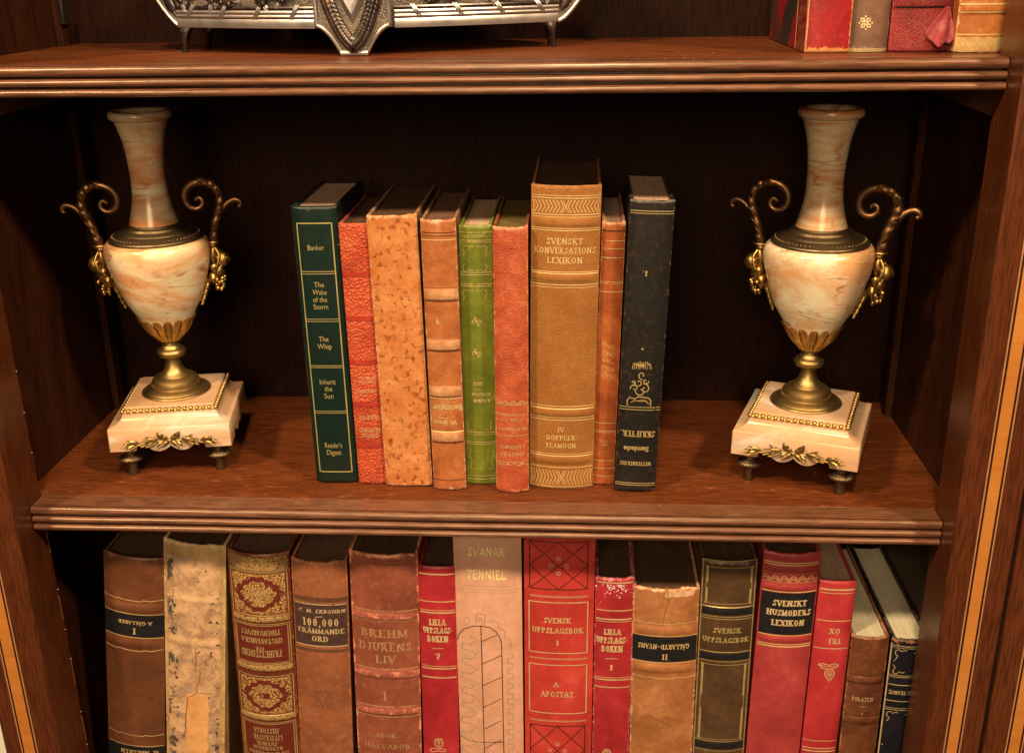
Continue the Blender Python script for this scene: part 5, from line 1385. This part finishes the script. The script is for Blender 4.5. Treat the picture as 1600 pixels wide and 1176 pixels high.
# ------------------------------------------------------------------ the silvered jardiniere on the upper shelf
def silver(name, col, dark, rough, pit=0.0, spots=0.4):
    t = NT(name); ob = t.mapping((1, 1, 1))
    n1 = t.noise(ob, 60, 6, 0.65, 0.4); n2 = t.noise(ob, 420, 5, 0.7)
    c = t.mix(t.ramp(n1, 0.45, 0.75, 0, 0.5), col, C(180, 130, 84))
    c = t.mix(t.ramp(n2, 0.60, 0.70, 0, spots), c, dark)
    nb = t.bump(n1, 0.12, 0.001)
    if pit:
        v = t.noise(ob, 900, 2, 0.5); nb = t.bump(t.ramp(v, 0.35, 0.6), pit, 0.0007, nb)
        c = t.mix(t.ramp(v, 0.40, 0.28, 0, 0.8), c, dark)
    return t.fin(c, t.ramp(n1, 0.3, 0.7, rough, rough + 0.15), 0.9, nb)
s_plain = silver('silver_worn', C(206, 180, 146), C(60, 46, 34), 0.30, 0.0, 0.25)
s_pit = silver('silver_pitted_ground', C(164, 136, 102), C(40, 30, 22), 0.40, 0.9, 0.5)
s_dark = silver('silver_tarnished', C(92, 76, 60), C(30, 24, 20), 0.22, 0.0, 0.55)
s_black = silver('silver_black_groove', C(46, 38, 32), C(20, 16, 14), 0.35)

j = thing('jardiniere', 'tarnished silvered metal jardiniere with roses, ribbon bound reeding and a wreathed shield', 'jardiniere', (-0.0850, 0.0, H + 0.0002), (0, 0, 0))
def plan(s, off=0.0):
    """front outline: s from -1 (left end) to 1 (right end), bowed towards the viewer"""
    if s < 0: x = s * 0.150; y = 0.0700 + 0.052 * abs(s) ** 1.6
    else: x = s * 0.148; y = 0.0700 + 0.072 * abs(s) ** 1.5
    return x, y - off
def pn(s):
    a = plan(s - .01); c = plan(s + .01); d = Vector((c[0] - a[0], c[1] - a[1], 0)).normalized()
    return d, Vector((d.y, -d.x, 0))
def pp(s, z, off=0.0):
    x, y = plan(s); d, n = pn(s); return Vector((x + n.x * off, y + n.y * off, z))
ZT0, ZB0 = 0.115, 0.0190
SS = [i / 40 for i in range(-40, 41)]
b = MB()
def ringj(z, off):
    fr = [pp(s, z, off) for s in SS]
    bk = [Vector((x, y, z)) for x, y in ((0.147, 0.165), (0.13, 0.185), (0.0, 0.200), (-0.13, 0.185), (-0.150, 0.150))]
    return fr + bk
b.loft([ringj(ZB0 + .0005, -0.0012), ringj(0.0300, -0.0005), ringj(0.060, 0.0000), ringj(0.095, 0.0035), ringj(ZT0, 0.006), ringj(ZT0, 0.001), ringj(0.09, -0.003)], True)
build('bowl', b, s_pit, j, angle=40)
def strip(s0, s1, z, r, mat, name, rz=None, off=0.0):
    m_ = MB(); n = max(8, int(abs(s1 - s0) * 44)); m_.tube([pp(s0 + (s1 - s0) * i / n, z, off) for i in range(n + 1)], r, 8); return build(name, m_, mat, j)
for s0, s1 in ((-0.99, -0.195), (0.195, 0.99)):
    b = MB(); n = 30
    for q0, q1, of in ((0.0262, 0.0345, 0.0006),):
        b.loft([[pp(s0 + (s1 - s0) * i / n, q0, of), pp(s0 + (s1 - s0) * i / n, q1, of), pp(s0 + (s1 - s0) * i / n, q1, -.003), pp(s0 + (s1 - s0) * i / n, q0, -.003)] for i in range(n + 1)])
    band = build('reeded_band', b, s_dark, j)
    for z, r in ((0.0334, 0.00145), (0.0304, 0.00145), (0.0274, 0.00145)):
        m_ = MB(); m_.tube([pp(s0 + (s1 - s0) * i / n, z, 0.0010) for i in range(n + 1)], r, 8); build('reed', m_, s_plain if z < .033 else s_dark, band)
    m_ = MB(); m_.loft([[pp(s0 + (s1 - s0) * i / n, 0.0190, 0.0018), pp(s0 + (s1 - s0) * i / n, 0.0228, 0.0024), pp(s0 + (s1 - s0) * i / n, 0.0254, 0.0012), pp(s0 + (s1 - s0) * i / n, 0.0254, -.003), pp(s0 + (s1 - s0) * i / n, 0.0190, -.003)] for i in range(n + 1)]); build('lower_rim', m_, s_plain, j)
    sg = 1 if s0 > 0 else -1
    for q in (0.30, 0.50, 0.70, 0.90):
        m_ = MB()
        for d in (-0.009, 0.004):
            sA, sB = sg * (q + d - 0.020), sg * (q + d + 0.020)
            za, zb = 0.0352, 0.0256
            m_.tube(smooth_path([pp(sA, za, .0012), pp((sA * 2 + sB) / 3, za * .66 + zb * .34, .0026), pp((sA + 2 * sB) / 3, za * .34 + zb * .66, .0026), pp(sB, zb, .0012)], 4), 0.00075, 6)
        build('ribbon_tie', m_, s_plain, band)
# central shield plaque and its foot
def outline(k):
    L = [(0.0275, 0.115), (0.0275, 0.060), (0.0275, 0.0225), (0.0268, 0.0208), (0.0240, 0.0197), (0.0212, 0.0176), (0.0182, 0.0146), (0.0156, 0.0112), (0.0134, 0.0078), (0.0112, 0.0040), (0.0096, 0.0012), (0.0088, 0.0)]
    return [(x - k * 0.0024 if x > .012 else max(x - k * .0026, .004), max(z, 0.0 if k == 0 else z + k * .003)) for x, z in L]
def plate(k, y0, y1):
    o = outline(k); pts = [(-x, z) for x, z in o] + [(x, z) for x, z in reversed(o)]
    m_ = MB(); n = len(pts); m_.add([(x, y0, z) for x, z in pts] + [(x, y1, z) for x, z in pts], [tuple(range(n)), tuple(reversed(range(n, 2 * n)))] + [(i, n + i, n + (i + 1) % n, (i + 1) % n) for i in range(n)])
    return m_
pq = build('plaque', plate(0, 0.0655, 0.0705), s_pit, j, bevel=0.0005)
m_ = MB()
for sx in (-1, 1): 
    o = outline(.25); m_.tube([(sx * x, 0.0652, z) for x, z in o], [0.0016] * len(o), 8)
m_.tube([(-.0100, .0652, .0022), (.0100, .0652, .0022)], .0022, 8)
build('plaque_border', m_, s_plain, pq)
# pointed oval shield
m_ = MB(); n = 14; L = []
for k in range(n + 1):
    t = k / n; z = 0.0225 + 0.075 * t; L.append((0.0200 * math.sin(min(1, t * 1.15) * math.pi / 2) ** 0.85 if t > 0 else 0.0, z))
pts = [(-x, z) for x, z in reversed(L)] + [(x, z) for x, z in L[1:]]; N = len(pts)
cz = 0.065
inner = [(x * .80, (z - cz) * .84 + cz) for x, z in pts]; inn2 = [(x * .66, (z - cz) * .72 + cz) for x, z in pts]
m_.add([(x, 0.0652, z) for x, z in pts] + [(x, 0.0622, z) for x, z in inner] + [(x, 0.0632, z) for x, z in inn2], [(i, (i + 1) % N, N + (i + 1) % N, N + i) for i in range(N)] + [(N + i, N + (i + 1) % N, 2 * N + (i + 1) % N, 2 * N + i) for i in range(N)] + [tuple(range(2 * N, 3 * N))])
build('shield', m_, s_plain, pq, angle=20)
# laurel wreath round the shield
m_ = MB(); rn = random.Random(6)
for sx in (-1, 1):
    P = smooth_path([(sx * x, 0.0640, z) for x, z in ((0.001, .0085), (.0046, .0118), (.0090, .0185), (.0132, .0280), (.0170, .0390), (.0202, .0510), (.0226, .0650), (.0240, .0820))], 7)
    m_.tube(P, [.0036] * len(P), 10)
    for i in range(1, len(P) - 1, 2):
        t = (P[i + 1] - P[i - 1]).normalized(); ang = math.atan2(t.x, t.z)
        for sd in (-1, 0, 1):
            rot = Matrix.Rotation(ang + sd * sx * 0.0 - sd * .42, 3, 'Y')
            m_.ball(P[i] + Vector((math.cos(ang) * sd * .0026, -.0040 + abs(sd) * .0020, -math.sin(ang) * sd * .0026)), (.0022, .0020, .0050), rot, nu=10, nv=8)
for k in range(4): m_.ball((rn.uniform(-.002, .002), .0622, .0090 + k * .001), .0018)
m_.ball((0, .0612, .0110), (.0034, .0022, .0042), lump=.3, ls=400)
build('laurel_wreath', m_, s_dark, pq, angle=60)
# corner feet
for sg, s in ((-1, -0.985), (1, 0.985), (-1, -0.80), (1, 0.80)):
    back = abs(s) < .9
    x, y = plan(sg * .985); d, nrm = pn(sg * .98)
    if back: y = 0.160; x = sg * .142; nrm = Vector((0, -1, 0))
    m_ = MB(); rings = []
    for k in range(13):
        t = k / 12; z = 0.0245 * (1 - t); wd = 0.0034 + 0.0170 * (1 - t) ** 4; inx = -sg * (0.5 * wd + 0.0045 * (math.sin(t * math.pi * .55) * .5) - .006 * t * t * t * .3) 
        ofs = 0.0015 + 0.0035 * math.sin(math.pi * t) ** 2 * .5 - .001 * t + (0.0025 * max(0, t - .8) * 4)
        cx = x + inx + sg * .0008; cy = y
        rings.append([Vector((cx - wd / 2, cy - ofs, z)), Vector((cx, cy - ofs - .0016, z)), Vector((cx + wd / 2, cy - ofs, z)), Vector((cx + wd / 2, cy + .0035 + .006 * (1 - t) ** 2, z)), Vector((cx - wd / 2, cy + .0035 + .006 * (1 - t) ** 2, z))])
    m_.loft(rings); build('foot', m_, s_dark, j, angle=50)
# flaring end pieces with a raised rim
for sg in (-1, 1):
    x0, y0 = plan(sg * .985); m_ = MB(); rings = []
    ed = [(0.001, 0.0190), (0.006, 0.0215), (0.0120, 0.0275), (0.0180, 0.0350), (0.0235, 0.0440), (0.0275, 0.0540), (0.0300, 0.0660), (0.0300, 0.0800), (0.0270, 0.0950), (0.020, .105), (0.010, .110), (0.0, .110)]
    P = [Vector((x0 + sg * a, y0 + 0.006 + a * 0.35, z)) for a, z in ed]
    rim = MB(); rim.tube(smooth_path(P, 4), .0018, 8)
    vs = list(P) + [Vector((p.x, p.y + .0022, p.z)) for p in P]; n = len(P)
    m_.add(vs, [tuple(range(n)), tuple(reversed(range(n, 2 * n)))] + [(i, n + i, n + (i + 1) % n, (i + 1) % n) for i in range(n)])
    eh = build('end_handle', m_, s_pit, j); build('handle_rim', rim, s_plain, eh)
    lf = MB()
    for (a, z, dx, dz, L, wd) in ((.004, .028, .5, 1, .020, .009), (.010, .036, .3, 1, .022, .010), (.004, .045, .8, .6, .018, .008), (.014, .046, .2, 1, .02, .01), (.005, .060, .7, .7, .02, .01)):
        lf.leaf((x0 + sg * a, y0 + .0045 + a * .35, z), (sg * dx, .2, dz), (0, -1, 0), L, wd, .12, .0009)
    build('acanthus_relief', lf, s_dark, eh, angle=60)
# roses and leaves in relief along the panels
rn = random.Random(12); ro = MB(); lf = MB()
for sg in (-1, 1):
    for q in (0.36, 0.40, 0.47, 0.66, 0.72, 0.76, 0.91, 0.95):
        s = sg * q; z = 0.0412 + rn.uniform(-.0025, .0025) + (0.002 if q in (.40, .72) else 0); c = pp(s, z, .0022); rr = rn.uniform(.0034, .0044)
        ro.ball(c, (rr, rr * .75, rr), lump=.2, ls=280)
        d, nm = pn(s)
        for k in range(7):
            a = 2 * math.pi * k / 7; ro.ball(c + d * (rr * .75 * math.cos(a)) + Vector((0, 0, rr * .75 * math.sin(a))) + nm * .0010, (rr * .45, rr * .36, rr * .45), lump=.25, ls=500, nu=9, nv=7)
        ro.tube([c + nm * (rr * .85) + d * (rr * .35 * (1 - k / 16) * math.cos(k * .8)) + Vector((0, 0, rr * .35 * (1 - k / 16) * math.sin(k * .8))) for k in range(16)], .0005, 5)
        for k in range(3):
            a = rn.uniform(0, 6.28); dd = d * math.cos(a) + Vector((0, 0, math.sin(a))); lf.leaf(c + dd * rr * .8 - nm * .001, dd, nm, rn.uniform(.006, .009), .0042, .12, .0006)
for q in range(-9, 10):
    if abs(q) > 2: 
        s = q / 10; lf.tube(smooth_path([pp(s - .04, .047 + rn.uniform(-.003, .003), .0016), pp(s, .043 + rn.uniform(-.004, .004), .0020), pp(s + .04, .047 + rn.uniform(-.003, .003), .0016)], 5), .0008, 6)
build('rose_relief', ro, s_dark, j, angle=60); build('leaf_relief', lf, s_plain, j, angle=60)
